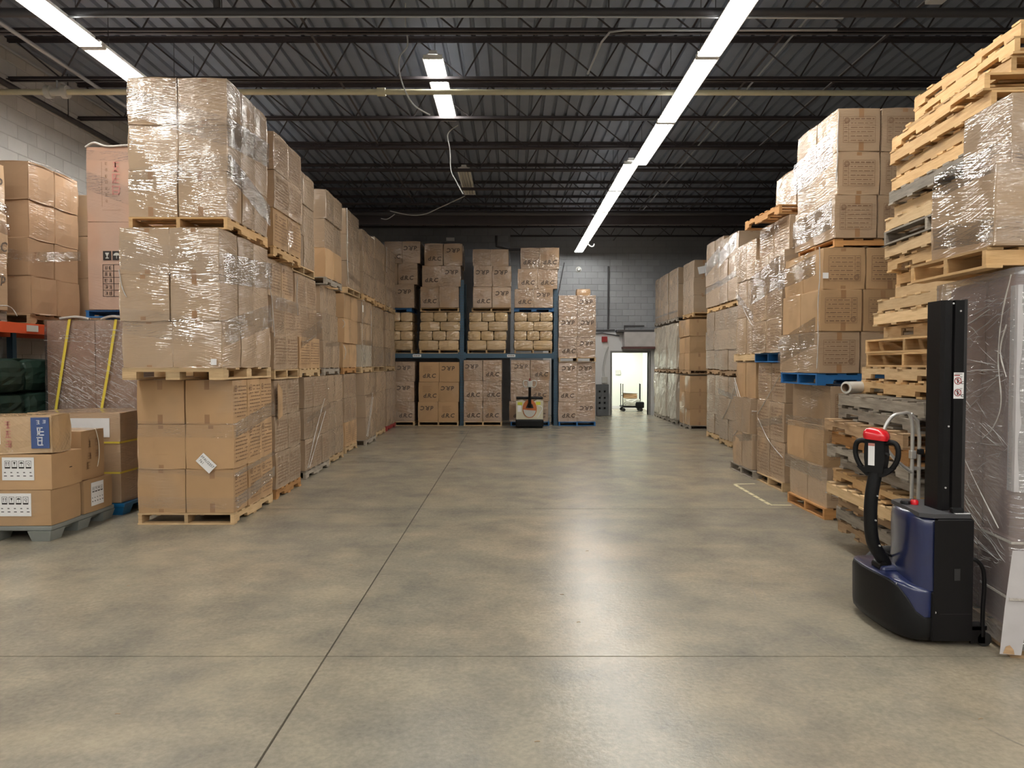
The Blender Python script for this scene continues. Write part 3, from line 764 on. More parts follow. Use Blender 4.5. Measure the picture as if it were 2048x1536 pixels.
al = empty('fire_alarm', (2.97, YB - .03, 2.44)); tag(al, 'dark red fire alarm horn on the white wall board', 'alarm')
MB().bevbox(-.09, .09, -.08, 0, -.09, .09, .012).obj('housing', M['alarm'], al)
MB().tube([(.02, -.081, 0), (.02, -.105, 0)], [.055, .06], 14).obj('horn', M['alarm'], al)
jb = empty('junction_box', (2.98, YB - .03, 1.12)); tag(jb, 'beige electrical junction box on the white wall by the doorway', 'box')
MB().bevbox(-.09, .09, -.07, 0, -.09, .11, .008).obj('body', M['light_grey'], jb)
MB().box(-.08, .08, -.076, -.0705, -.08, .10).obj('cover', M['light_grey'], jb)
MB().tube([(0, -.03, -.09), (0, -.03, -.25)], .012, 6).obj('cable_tail', M['cable'], jb)
sd = empty('wall_sensor', (2.14, YB - .012, 4.68)); tag(sd, 'small round white sensor high on the grey back wall', 'sensor')
MB().tube([(0, 0, 0), (0, -.05, 0), (0, -.09, 0)], [.075, .07, .035], 14).obj('dome', M['white_enamel'], sd)
MB().tube([(0, .004, 0), (0, -.012, 0)], .09, 14).obj('base', M['white_enamel'], sd)
tag(MB().bevbox(2.94, 3.10, YB - .04, YB - .031, 2.16, 2.30, .003).obj('notice', M['paper']), 'small pale notice on the white board under the alarm', 'notice')
tag(MB().bevbox(3.82, 4.00, 26.16, 26.19, 1.25, 1.42, .003).obj('thermostat', M['light_grey']), 'small pale plate on the wall of the bright side room', 'plate')
tag(MB().bevbox(-1.9, -1.66, 20.6, 20.66, 5.20, 5.30, .005).box(-1.79, -1.77, 20.64, YP - .006, 5.24, 5.26).obj('roof_sign', M['paper']), 'small white plate high on the dark back wall', 'plate')
tag(MB().bevbox(4.32, 4.50, 7.35, 7.55, 5.43, 5.47, .006).tube([(4.41, 7.45, 5.47), (4.41, 7.45, ZC)], .006, 6).obj('ceiling_sensor', M['white_enamel']), 'small pale box hung from the roof over the right stacks', 'sensor')

# ================================================================= PALLETS
def notched(L, h, notch=True, t=.0165):
    z0, z1 = t, h - t
    if not notch: return [(-L / 2, z0), (L / 2, z0), (L / 2, z1), (-L / 2, z1)]
    a, b, q = .125 * L, .315 * L, z0 + .45 * (z1 - z0)
    p = [(-L / 2, z0)]
    for s in (0, 1):
        e0, e1 = (-L / 2 + a, -L / 2 + b) if s == 0 else (L / 2 - b, L / 2 - a)
        p += [(e0, z0), (e0 + .008, q), (e1 - .008, q), (e1, z0)]
    return p + [(L / 2, z0), (L / 2, z1), (-L / 2, z1)]
def pallet(label, cx, cy, z, L=1.2, Wd=1.0, rz=0.0, mat='tan_wood', h=.12, notch=True, top=6, bottom=4, group=None, name='wooden_pallet', mat2=None, left=True):
    """stringers run along local y (length L); boards run along local x (width Wd)"""
    t = .0165
    r = empty(name, (cx, cy, z), rz); tag(r, label, 'pallet', group)
    m = M[mat]; m2 = M[mat2] if mat2 else m
    key = (round(L, 2), round(Wd, 2), round(h, 3))
    sm = cached(('str', notch) + key, lambda: MB().prism(notched(L, h, notch), -.019, .019, 'x').mesh('stringer'))
    for x in (-Wd / 2 + .022, 0, Wd / 2 - .022)[0 if left else 1:]: mesh_obj('stringer', sm, m2 if x < 0 else m, r, (x, 0, 0))
    bw = .095
    tb = cached(('tb',) + key, lambda: MB().box(-Wd / 2, Wd / 2, -bw / 2, bw / 2, 0, t - .0006).mesh('deck_board'))
    for i in range(top):
        y = -L / 2 + bw / 2 + (L - bw) * i / (top - 1)
        mesh_obj('deck_board', tb, m, r, (random.uniform(-.006, .006), y, h - t + .0003))
    for i in range(bottom):
        y = -L / 2 + bw / 2 + (L - bw) * i / (bottom - 1)
        mesh_obj('bottom_board', tb, m, r, (random.uniform(-.006, .006), y, .0003))
    return r
def block_pallet(label, cx, cy, z, L, Wd, rz, mat, h=.14, group=None):
    """pallet on nine blocks: the gaps show from every side"""
    r = empty('block_pallet', (cx, cy, z), rz); tag(r, label, 'pallet', group)
    m = M[mat]
    bm_ = cached(('blk', round(h, 2)), lambda: MB().box(-.07, .07, -.07, .07, .0205, h - .0405).mesh('spacer_block'))
    for x in (-Wd / 2 + .07, 0, Wd / 2 - .07):
        for y in (-L / 2 + .07, 0, L / 2 - .07): mesh_obj('spacer_block', bm_, m, r, (x, y, 0))
    for x in (-Wd / 2 + .07, 0, Wd / 2 - .07):
        mesh_obj('bottom_board', cached(('bb', round(L, 2)), lambda: MB().box(-.07, .07, -L / 2, L / 2, 0.0005, .020).mesh('bottom_board')), m, r, (x, 0, 0))
    for y in (-L / 2 + .07, 0, L / 2 - .07):
        mesh_obj('cross_board', cached(('cb', round(Wd, 2), round(h, 2)), lambda: MB().box(-Wd / 2, Wd / 2, -.07, .07, h - .040, h - .0205).mesh('cross_board')), m, r, (0, y, 0))
    for i in range(5):
        y = -L / 2 + .05 + (L - .1) * i / 4
        mesh_obj('deck_board', cached(('db', round(Wd, 2), round(h, 2)), lambda: MB().box(-Wd / 2, Wd / 2, -.05, .05, h - .020, h - .0005).mesh('deck_board')), m, r, (0, y, 0))
    return r

# ================================================================= CARTONS
def carton_mesh(w, d, h, v):
    rn = random.Random(v * 17 + int(w * 100) + int(h * 1000))
    return round_box(w, d, h, .007 + .004 * (v % 2), .004 + .005 * (v % 3), 4, 'carton')
def tails_mesh(w, h, y):
    """tape tails folded over the upper and lower edge of a face"""
    def f():
        mb = MB(); q = min(.14, h * .28)
        mb.box(-.026, .026, -.0011, 0, h - q, h - .006); mb.box(-.026, .026, -.0011, 0, .006, q)
        return mb.mesh('packing_tape')
    return cached(('tails', round(h, 2)), f)
def lines_mesh(w, h, seed):
    """print on a carton side: a round mark and rows of small text"""
    def f():
        rn = random.Random(seed); mb = MB()
        mb.ring(-w * .32, h * .80, h * .075, h * .022, -.0012, 14)
        mb.ring(-w * .32, h * .80, h * .03, h * .03, -.0012, 8)
        for k in range(9):
            z = h * (.84 - .085 * k); x = -w * .15 if k < 2 else -w * .42
            while x < w * .40:
                l = rn.uniform(.03, .11) * w * 1.4
                if rn.random() > .16: mb.rect(x, min(x + l, w * .42), z - h * .011, z + h * .011, -.0012)
                x += l + w * .03
        return mb.mesh('printed_text')
    return cached(('lines', round(w, 2), round(h, 2), seed), f)
def table_mesh(w, h, flip=False):
    """the framed table with a round mark printed on the right-hand cartons"""
    def f():
        mb = MB(); rn = random.Random(3); y = -.0012
        def B(x0, z0, x1, z1, t=.0035):
            if flip: x0, z0, x1, z1 = -x0, h - z0, -x1, h - z1
            mb.bar(x0, z0, x1, z1, t, y)
        x0, x1, z0, z1 = -w * .38, w * .38, h * .20, h * .80
        for z in (z0, z1): B(x0, z, x1, z)
        for x in (x0, x1): B(x, z0, x, z1)
        rows = 6
        for k in range(1, rows): B(x0, z0 + (z1 - z0) * k / rows, x1, z0 + (z1 - z0) * k / rows, .0022)
        B(x0 + w * .13, z0, x0 + w * .13, z1 - (z1 - z0) / rows)
        cx, cz = x0 + w * .09, z1 - h * .085
        if flip: cx, cz = -cx, h - cz
        mb.ring(cx, cz, h * .065, h * .016, y, 16); mb.ring(cx, cz, h * .038, h * .012, y, 12)
        for k in range(rows):
            z = z1 - (z1 - z0) * (k + .5) / rows
            if k: B(x0 + w * .02, z, x0 + w * .10, z, .008)
            a = x0 + w * .18
            while a < x1 - w * .05:
                l = rn.uniform(.02, .07); B(a, z, min(a + l, x1 - .01), z, .008 if k else .012); a += l + .014
        return mb.mesh('printed_table')
    return cached(('table', round(w, 2), round(h, 2), flip), f)

N_CARTON = [0]
def carton(label, x, y, z, w, d, h, mat='kraft', rz=0.0, name='carton', front=None, side=None, side_sign=1, tape=True, group=None, cat='box', v=None):
    """carton standing at (x, y, z) (centre of its base). front prints face -y, side prints face the aisle (side_sign)"""
    v = random.randrange(6) if v is None else v
    w, d, h = round(w, 2), round(d, 2), round(h, 3)
    me = cached(('carton', w, d, h, v), lambda: carton_mesh(w, d, h, v))
    o = mesh_obj(name, me, M[mat], None, (x, y, z), (0, 0, rz))
    tag(o, label, cat, group)
    bul = .004 + .005 * (v % 3)
    if tape: mesh_obj('packing_tape', tails_mesh(w, h, 0), M['tape'], o, (random.uniform(-.03, .03), -d / 2 - .001, 0))
    def put(kind, face):
        yy = -(d if face == 'f' else w) / 2 - bul - .0015
        ww = w if face == 'f' else d
        loc, rot = ((0, yy, 0), (0, 0, 0)) if face == 'f' else (((-yy, 0, 0), (0, 0, PI / 2)) if side_sign > 0 else ((yy, 0, 0), (0, 0, -PI / 2)))
        if kind == 'lines': tag(mesh_obj('printed_text', lines_mesh(ww, h, v % 3), M['ink'], o, loc, rot), kind='stuff')
        elif kind == 'table': mesh_obj('printed_table', table_mesh(ww, h), M['ink'], o, loc, rot)
        elif kind == 'tableflip': mesh_obj('printed_table', table_mesh(ww, h, True), M['ink'], o, loc, rot)
        elif kind == 'drc':
            if face == 's':
                mesh_obj('marked_letters', text_mesh('d.R.C', .155, shear=.18, fat=.020), M['marker'], o, (loc[0], .06, h * .30), (PI / 2, 0, side_sign * PI / 2)); return
            mesh_obj('marked_letters', text_mesh('d.R.C', .155, shear=.18, fat=.020), M['marker'], o, (loc[0] + random.uniform(-.03, .03), loc[1], h * .30), UPRIGHT)
            tag(mesh_obj('printed_text', cached(('faint', round(ww, 2), round(h, 2)), lambda: faint(ww, h)), M['tape'], o, (0, loc[1], 0)), kind='stuff')
        elif kind == 'drcflip':
            if face == 's':
                mesh_obj('marked_letters', text_mesh('d.R.C', .155, shear=.18, fat=.020), M['marker'], o, (loc[0], .06, h * .62), (PI / 2, PI, side_sign * PI / 2)); return
            mesh_obj('marked_letters', text_mesh('d.R.C', .155, shear=.18, fat=.020), M['marker'], o, (loc[0] + random.uniform(-.03, .03), loc[1], h * .70), (PI / 2, PI, 0))
    if front: put(front, 'f')
    if side: put(side, 's')
    return o
def faint(w, h):
    mb = MB(); rn = random.Random(4)
    for k in range(6): mb.rect(-w * .3, w * rn.uniform(.05, .3), h * (.5 + .055 * k), h * (.5 + .055 * k) + .008, -.0002)
    return mb.mesh('printed_text')

LAYER = {3: ('bottom', 'middle', 'top'), 4: ('bottom', 'second', 'third', 'top'), 2: ('lower', 'upper'), 1: ('single',)}
def load(phrase, xa, y0, y1, z0, layers, lh, side, nx=2, ny=2, width=1.0, mat='kraft_film', front_cols=1, lean=0.0, side_cols=None, prints=None, front_prints=None,
         shift=None, name='carton', rz=0.0):
    """cartons of one pallet load. xa: x of the aisle face; side=+1 aisle to the right (left row), -1 aisle to the left.
    Only cartons the aisle can see are built: the front row (front_cols of them) and the aisle-side column."""
    cw = width / nx; cd = (y1 - y0) / ny; gap = .012
    for k in range(layers):
        dx = lean * k + (shift[k] if shift else 0) + random.uniform(-.016, .012) * (k > 0); dyk = random.uniform(-.014, .014) * (k > 0)
        zz = z0 + k * lh
        for iy in range(ny):
            for ix in range(nx):
                if iy > 0 and ix > 0: continue
                if iy == 0 and ix >= front_cols: continue
                if side_cols is not None and iy > side_cols: continue
                jx, jy = random.uniform(-.004, .004), random.uniform(-.004, .004)
                cx = xa - side * (cw * (ix + .5)) + dx + jx
                cy = y0 + cd * (iy + .5) + jy + dyk
                depth = ('front', 'rear') if ny == 2 else (('front', 'mid', 'rear') if ny == 3 else ('',))
                pos = (depth[iy] + ' ' if ny > 1 else '') + ('aisle corner' if ix == 0 and iy == 0 else ('aisle side' if ix == 0 else ('wall side' if ix == nx - 1 else 'centre')))
                lab = f"{LAYER[layers][k]} {pos} carton, {phrase}"
                mm = mat[k] if isinstance(mat, (list, tuple)) else mat
                fp = front_prints if (iy == 0) else None
                sp_ = (prints[k] if isinstance(prints, (list, tuple)) else prints) if ix == 0 else None
                carton(lab, cx, cy, zz, cw - gap, cd - gap, lh - .004, mm, rz=random.uniform(-.012, .012), front=fp, side=sp_, side_sign=side, tape=(iy == 0), name=name)

def film_band(mb, path, width, rnd, amp=.010):
    """strip of film following a path of (x, y, z, nx, ny): n is the outward normal"""
    vs = []; R = 4
    P = []
    for a, b in zip(path[:-1], path[1:]):
        nn = max(2, int(math.dist(a[:3], b[:3]) / .07))
        for k in range(nn): P.append([a[i] + (b[i] - a[i]) * k / nn for i in range(5)])
    P.append(list(path[-1]))
    for p in P:
        for q in range(R + 1):
            o = .007 + amp * rnd.random()
            f = q / R - .5
            vs.append((p[0] + p[3] * o, p[1] + p[4] * o, p[2] + f * width + rnd.uniform(-.004, .004)))
    m = R + 1
    mb.add(vs, [(i * m + q, i * m + q + 1, (i + 1) * m + q + 1, (i + 1) * m + q) for i in range(len(P) - 1) for q in range(R)], True)
def wrap(label, xa, y0, y1, side, bands, ropes=(), width=1.0, front=True, mat='film'):
    """film_bands: list of (z at far front edge, z at corner, z at aisle far end, band height)"""
    rnd = random.Random(int((y0 * 100 + xa * 37)) & 0xffff)
    mb = MB()
    for (za, zb, zc, bw) in bands:
        path = []
        if front: path += [(xa - side * width, y0, za, 0, -1), (xa - side * .03, y0, zb, 0, -1)]
        path += [(xa, y0 + .03, zb, side, 0), (xa, y1, zc, side, 0)]
        film_band(mb, path, bw, rnd)
    t = mb.obj('stretch_wrap', M[mat])
    tag(t, label, 'stretch wrap')
    for pts in ropes:
        mbr = MB(); P = bez(pts, 5); mbr.tube(P, [.003 + .005 * rnd.random() for _ in P], 5)
        mbr.obj('film_rope', M['film_rope'], t)
    return t

# ================================================================= LEFT ROW OF STACKS
ORD = ['nearest', 'second', 'third', 'fourth', 'fifth', 'sixth', 'seventh', 'last']
TIER = ['floor', 'middle', 'upper']
# (x aisle, y front, y rear, per-layer lean, base z, layer height, ny, materials, print, pallet wood, pallet turned)
LEFT = [
 [(-2.885, 7.33, 8.53, 0.0, 0.0, .462, 3, ['kraft', 'kraft', 'kraft'], 'lines', 'tan_wood', False),
  (-2.865, 7.04, 8.44, -.004, 1.512, .462, 3, ['kraft_film', 'kraft_film', 'kraft_film'], None, 'tan_wood', True),
  (-2.865, 7.20, 8.38, .006, 3.030, .462, 3, ['kraft_film2', 'kraft_film', 'kraft_film2'], None, 'pine', False)],
 [(-2.895, 8.68, 9.70, 0.0, 0.0, .452, 2, ['kraft_dull'] * 3, 'lines', 'orange_wood', False),
  (-2.885, 8.62, 9.60, -.03, 1.48, .452, 2, ['kraft_film2'] * 3, 'lines', 'tan_wood', True),
  (-2.850, 8.53, 9.63, .012, 2.965, .452, 2, ['kraft', 'kraft_film', 'kraft_film2'], 'lines', 'pine', False)],
 [(-2.965, 10.17, 11.50, .0, 0.0, .452, 3, ['kraft_dull'] * 3, 'lines', 'grey_wood', False),
  (-2.985, 9.98, 11.05, -.03, 1.48, .45, 2, ['kraft', 'kraft_film2', 'kraft_film'], 'lines', 'pale_wood', False),
  (-3.020, 9.80, 10.90, .01, 2.955, .452, 2, ['kraft_dull'] * 3, None, 'tan_wood', True)],
 [(-3.020, 11.65, 12.68, .0, 0.0, .452, 2, ['kraft_dull'] * 3, None, 'tan_wood', False),
  (-3.060, 11.55, 12.60, -.02, 1.48, .45, 2, ['kraft_dull'] * 3, None, 'grey_wood', False),
  (-3.010, 11.52, 12.62, .0, 2.955, .470, 2, ['kraft', 'kraft_dull', 'kraft_dull'], None, 'grey_wood', False)],
 [(-3.080, 13.08, 14.08, .0, 0.0, .452, 2, ['kraft', 'kraft_dull', 'kraft_dull'], 'lines', 'tan_wood', False),
  (-3.080, 12.95, 14.05, .02, 1.48, .45, 2, ['kraft', 'kraft', 'kraft'], None, 'orange_wood', False),
  (-3.010, 13.02, 14.12, .0, 2.955, .478, 2, ['kraft_dull'] * 3, None, 'tan_wood', True)],
 [(-2.960, 14.32, 15.45, .0, 0.0, .452, 2, ['kraft_dull'] * 3, None, 'grey_wood', False),
  (-3.030, 14.30, 15.40, .0, 1.48, .45, 2, ['bundle', 'kraft_film2', 'kraft_film2'], None, 'pale_wood', False),
  (-2.985, 14.28, 15.50, .0, 2.955, .430, 2, ['kraft_dull'] * 3, None, 'pine', False)],
 [(-3.060, 16.00, 17.15, .0, 0.0, .452, 1, ['kraft_dull'] * 3, None, 'tan_wood', False),
  (-3.070, 15.75, 17.05, .0, 1.48, .45, 1, ['kraft_dull'] * 3, None, 'tan_wood', True),
  (-3.050, 15.95, 17.15, .0, 2.955, .478, 1, ['kraft_dull'] * 3, None, 'pine', False)],
 [(-3.080, 17.45, 18.75, .0, 0.0, .452, 2, ['kraft_dull'] * 3, None, 'red_wood', False),
  (-3.090, 17.45, 18.75, .0, 1.48, .45, 2, ['kraft_dull'] * 3, None, 'tan_wood', False),
  (-3.060, 17.35, 18.70, .0, 2.955, .480, 2, ['kraft_dull'] * 3, None, 'tan_wood', False)],
]
WOODWORD = {'tan_wood': 'tan wooden', 'pine': 'yellowish wooden', 'orange_wood': 'orange-brown wooden', 'grey_wood': 'grey weathered wooden', 'pale_wood': 'pale wooden',
            'red_wood': 'red painted', 'brown_wood': 'brown wooden', 'blue_wood': 'blue painted'}
for i, st in enumerate(LEFT):
    for j, (xa, y0, y1, lean, zb, lh, ny, mats, pr, wd, turned) in enumerate(st):
        ph = f"{TIER[j]} load of {ORD[i]} left stack"
        pl = f"{WOODWORD[wd]} pallet under the {ph}"
        L_ = y1 - y0
        if i == 0 and j == 1:
            block_pallet(pl, xa - .5, (y0 + y1) / 2, zb - .0, L_, 1.0, 0, 'tan_wood', .12)
        elif turned: pallet(pl, xa - .5, (y0 + y1) / 2, zb, 1.0, L_, PI / 2, wd, .12, top=6 if i < 3 else 4, bottom=3 if i < 3 else 2)
        else: pallet(pl, xa - .5, (y0 + y1) / 2, zb, L_, 1.0, 0, wd, .12, top=6 if i < 3 else 4, bottom=3 if i < 3 else 2)
        load(ph, xa, y0, y1, zb + .122, 3, lh, +1, nx=2, ny=ny, width=1.0, mat=mats, front_cols=2 if (i == 0 or i == 3) else 1, lean=lean, prints=pr)
# film over the nearest stack
wrap('clear stretch film bands around the floor load of nearest left stack', -2.874, 7.325, 8.53, 1, [(.58, .52, .60, .05), (1.0, .98, 1.15, .16), (.24, .22, .38, .12)], width=1.0)
wrap('clear stretch film bands around the middle load of nearest left stack', -2.852, 7.034, 8.44, 1, [(2.75, 2.62, 2.70, .30), (2.10, 1.98, 2.25, .26)],
     ropes=[[(-3.87, 7.02, 2.6), (-3.84, 7.02, 2.42), (-3.80, 7.02, 2.33)]], width=1.0)
wrap('clear stretch film bands around the upper load of nearest left stack', -2.848, 7.19, 8.38, 1, [(4.30, 4.0, 4.1, .28), (3.50, 3.66, 3.4, .24)], width=1.0)
wrap('clear stretch film around the middle load of second left stack', -2.884, 8.61, 9.6, 1, [(2.5, 2.42, 2.40, .16)], front=False,
     ropes=[[(-2.955, 8.62, 2.9), (-2.925, 8.61, 2.6), (-2.90, 8.62, 2.38), (-2.88, 8.62, 2.0)]])
wrap('twisted film streamers on the floor load of third left stack', -2.955, 10.17, 11.5, 1, [(.9, .86, 1.0, .08)], front=False,
     ropes=[[(-2.945, 10.2, .16), (-2.945, 10.6, .62), (-2.945, 11.15, 1.12)], [(-2.945, 10.28, .16), (-2.945, 10.75, .55), (-2.945, 11.2, .92)]])
wrap('bunched film hanging on the middle load of third left stack', -2.972, 9.98, 11.05, 1, [(2.0, 2.0, 2.25, .2)], front=False,
     ropes=[[(-2.965, 10.05, 1.98), (-2.965, 10.4, 2.02), (-2.965, 10.7, 2.1)], [(-3.0, 9.97, 2.9), (-3.01, 9.97, 2.6), (-3.0, 9.97, 2.35)]])
wrap('film knot dangling from the middle load of fourth left stack', -3.05, 11.55, 12.6, 1, [(2.0, 1.98, 2.02, .07)], front=False,
     ropes=[[(-3.0, 12.6, 2.45), (-2.96, 12.6, 2.38), (-3.0, 12.6, 2.30)], [(-2.99, 12.62, 2.0), (-2.95, 12.62, 1.88), (-2.98, 12.62, 1.74)]])
wrap('glossy film corner on the upper load of fifth left stack', -2.998, 13.0, 14.1, 1, [(3.4, 3.3, 3.2, .1)], front=False,
     ropes=[[(-3.0, 13.0, 4.5), (-2.995, 13.0, 4.1), (-3.0, 13.0, 3.7), (-2.99, 13.0, 3.3), (-2.99, 13.05, 3.12)]])
wrap('hanging film fold on the middle load of sixth left stack', -3.017, 14.3, 15.4, 1, [(2.1, 2.1, 2.1, .1)], front=False,
     ropes=[[(-3.01, 14.3, 2.9), (-3.005, 14.3, 2.5), (-3.01, 14.3, 2.1), (-3.0, 14.5, 1.75)], [(-3.01, 15.2, 2.8), (-3.005, 15.2, 2.4), (-3.01, 15.2, 2.0)]])
wrap('diagonal film streamer on the floor load of sixth left stack', -2.95, 14.3, 15.4, 1, [(1.0, 1.0, 1.0, .06)], front=False,
     ropes=[[(-2.945, 14.35, .2), (-2.945, 14.7, .62), (-2.945, 15.0, 1.05)], [(-2.945, 14.45, .18), (-2.945, 14.8, .6), (-2.945, 15.05, .95)]])
wrap('film edge on the upper load of last left stack', -3.045, 17.34, 18.7, 1, [(3.5, 3.5, 3.5, .08)], front=False, ropes=[[(-3.05, 17.34, 4.5), (-3.045, 17.33, 4.2), (-3.05, 17.34, 3.9)]])
# hand-lettered sheet stuck slantwise on the nearest stack
sh = mesh_obj('paper_label', MB().box(-.095, .095, -.0015, 0, -.058, .058).mesh('paper_label'), M['paper'], None, (-3.16, 7.310, .645), (0, math.radians(44), 0))
tag(sh, 'white paper with handwritten numbers stuck slantwise on nearest left floor load', 'label')
for s_, z in (('FFAU2357', .018), ('761', -.024)):
    mesh_obj('handwriting', text_mesh(s_, .040, fat=-0.004), M['black_ink'], sh, (0 if z > 0 else -.045, -.0022, z), UPRIGHT)
tag(MB().box(-.028, .028, -.002, 0, -.03, .03).obj('paper_label', M['paper'], None, (-2.95, 7.025, 1.69)), 'tiny white sticker low on the nearest left middle load', 'label')
tag(MB().box(-.001, .001, -.05, .05, -.07, .07).obj('paper_label', M['paper'], None, (-3.02, 14.42, 2.78)), 'white slip on the middle load of the sixth left stack', 'label')
# carton flap standing open on the second stack
fl = MB().prism([(0, 0), (.17, -.10), (.17, -.42), (0, -.46)], -.003, .003, 'x').obj('carton_flap', M['kraft'], None, (-2.872, 8.70, 1.44), (0, 0, 0))
tag(fl, 'loose cardboard flap sticking out at the top of second left floor load', 'flap')

# ================================================================= BLUE RACK AT THE BACK
YR = 19.1
rk = empty('pallet_rack', (0, YR, 0)); tag(rk, 'tall blue-grey pallet rack with perforated uprights against the back wall', 'rack')
for xu in (-3.87, -1.345, 1.175):
    for yy in (0, 1.05):
        u = MB().prism([(xu - .055, yy - .03), (xu + .055, yy - .03), (xu + .055, yy + .05), (xu + .035, yy + .05), (xu + .035, yy - .01), (xu - .035, yy - .01), (xu - .035, yy + .05), (xu - .055, yy + .05)], 0.012, 3.90, 'z')
        uo = u.obj('upright', M['rack_blue'], rk)
        if yy == 0 and xu > -3:
            hm = MB()
            for k in range(52):
                for q in (-.026, .026): hm.box(xu + q - .007, xu + q + .007, -.0315, -.0295, .12 + k * .0725, .155 + k * .0725)
            tag(hm.obj('slot_holes', M['dark_trim'], uo), kind='stuff')
        MB().box(xu - .08, xu + .08, yy - .06, yy + .08, 0, .012).obj('foot_plate', M['rack_blue'], uo)
    bz = MB(); z = .25
    while z < 3.6:
        bz.tube([(xu, .03, z), (xu, 1.02, z + .55)], .016, 6); bz.tube([(xu, .03, z), (xu, 1.02, z)], .016, 6); z += .9
    bz.obj('brace', M['rack_blue'], rk)
for (xa, xb) in ((-3.815, -1.40), (-1.29, 1.12)):
    for yy in (-.025, 1.03):
        bm_ = MB().box(xa, xb, yy, yy + .045, 1.815, 1.935).box(xa, xb, yy + (.045 if yy < 0 else -.02), yy + (.065 if yy < 0 else 0), 1.815, 1.90)
        bo = bm_.obj('beam', M['rack_blue'], rk)
        if yy < 0:
            for xe in (xa + .025, xb - .025): MB().box(xe - .022, xe + .022, yy - .006, yy, 1.78, 1.97).obj('beam_connector', M['rack_blue'], bo)
for xs_ in (-.02, -2.55):
    st_ = MB().box(xs_ - .11, xs_ + .11, -.033, -.0262, 1.84, 1.91).obj('beam_label', M['paper'], rk)
    lm = MB()
    for k in range(6): lm.rect(xs_ - .09 + k * .03, xs_ - .072 + k * .03, 1.86, 1.892, -.0338)
    lm.obj('printed_marks', M['black_ink'], st_)

def rack_load(phrase, x0, x1, z0, z1, layers, cols, marks, shift=None, mat='kraft_rack', yf=18.98, depth=1.1, hs=None, tilt=0.0, xs_=None):
    lh = (z1 - z0) / layers; cw = (x1 - x0) / cols; zz = z0
    for k in range(layers):
        h = hs[k] if hs else lh
        a, b = (x0, x1) if not xs_ else xs_[k]
        cw = (b - a) / cols
        for c in range(cols):
            mk = marks[k][c] if marks else None
            f = {'d': 'drc', 'f': 'drcflip', None: None, '-': None}[mk]
            cn = ('left', 'right')[c] if cols == 2 else 'single'
            carton(f"marked carton, {LAYER[layers][k]} layer {cn}, {phrase}", a + cw * (c + .5) + (shift[k] if shift else 0), yf + depth / 2 + random.uniform(-.015, .015), zz, cw - .008, depth, h - .004, mat,
                   rz=random.uniform(-.01, .01), name='marked_carton', front=f, tape=False, cat='box')
        zz += h
S = 19.0 / 1420
def X19(px): return (px - 1024) * S
def H19(py): return 1.68 + (726 - py) * S
RC = ['leftmost rack column', 'second rack column', 'third rack column', 'rack column above the cream jack', 'column right of the rack']
# floor loads
pz = .11
for k, (a, b) in enumerate(((X19(750), X19(829)), (X19(836), X19(917)), (X19(927.5), X19(1004)), (X19(1021), X19(1099)))):
    ph = 'floor load of ' + RC[k]
    pallet(f"{'tan wooden' if k != 3 else 'blue painted'} pallet under the {ph}", (a + b) / 2, 18.98 + .56, 0, 1.15, b - a, 0, 'tan_wood' if k != 3 else 'blue_wood', .11, top=5, bottom=3)
rack_load('floor load of ' + RC[0], X19(750), X19(829), pz, H19(723), 3, 2, [('-', 'd'), ('f', 'f'), ('f', 'f')], shift=(0, -.01, .01))
rack_load('floor load of ' + RC[1], X19(836), X19(917), pz, H19(724), 3, 2, [('f', 'd'), ('d', 'f'), ('d', 'f')], shift=(0, .01, .03), mat='kraft')
rack_load('floor load of ' + RC[2], X19(927.5), X19(1004), pz, H19(720), 3, 2, [('d', 'd'), ('d', 'd'), ('f', 'd')], shift=(0, 0, 0))
rack_load('floor load of ' + RC[3], X19(1021), X19(1099), pz, H19(720), 3, 2, [('d', 'd'), ('-', 'd'), ('f', 'd')], shift=(-.03, 0, .01))
# load standing outside the rack, two high
a, b = X19(1117), X19(1191)
pallet('blue painted pallet on the floor right of the rack', (a + b) / 2, 19.5, 0, 1.15, b - a, 0, 'blue_wood', .11, top=5, bottom=3)
rack_load('lower load of ' + RC[4], a, b, pz, H19(724), 3, 2, [('d', 'f'), ('d', '-'), ('f', 'f')], mat='kraft_rack2')
zq = H19(724) + .003
pallet('tan wooden pallet between the two loads right of the rack', (a + b) / 2, 19.5, zq, 1.15, b - a, 0, 'tan_wood', .115, top=5, bottom=3)
rack_load('upper load of ' + RC[4], a, b, zq + .118, H19(591), 3, 2, [('d', 'f'), ('f', 'f'), ('-', 'f')], mat='kraft_rack2')
carton('small plain carton alone on top of the column right of the rack', X19(1168), 19.35, H19(591) + .004, .35, .4, .175, 'kraft', tape=False)
# paper bundles on the beam
def bundles(k, a, b, z0, z1, off):
    ph = RC[k]
    pallet(f"tan wooden pallet on the rack beam, {ph}", (a + b) / 2, YR + .5, 1.937, 1.05, b - a - .02, 0, 'tan_wood', .10, top=5, bottom=3)
    rows = [2, 3, 2, 3]; h = (z1 - z0) / 4; zz = z0
    for r, n in enumerate(rows):
        w = (b - a) / n
        for c in range(n):
            rn = random.Random(k * 40 + r * 5 + c)
            me = cached(('bag', n, round(w, 2), rn.randrange(4)), lambda: round_box(w - .02, 1.0, h - .012, .045, .022, 5, 'paper_bundle', rn, .006))
            cn = {2: ('left', 'right'), 3: ('left', 'centre', 'right')}[n][c]
            o = mesh_obj('paper_bundle', me, M['paper_bag'], None, (a + w * (c + .5) + off[r], YR - .05 + .5 + rn.uniform(-.02, .02), zz + .002), (0, 0, 0))
            tag(o, f"paper-wrapped bundle, {LAYER[4][r]} row {cn}, {ph}", 'bundle', 'paper-wrapped bundles on the rack')
        zz += h
bundles(0, X19(752), X19(825), 2.04, H19(624), (0, 0, 0, 0))
bundles(1, X19(838), X19(919), 2.04, H19(624), (-.02, 0, .02, .03))
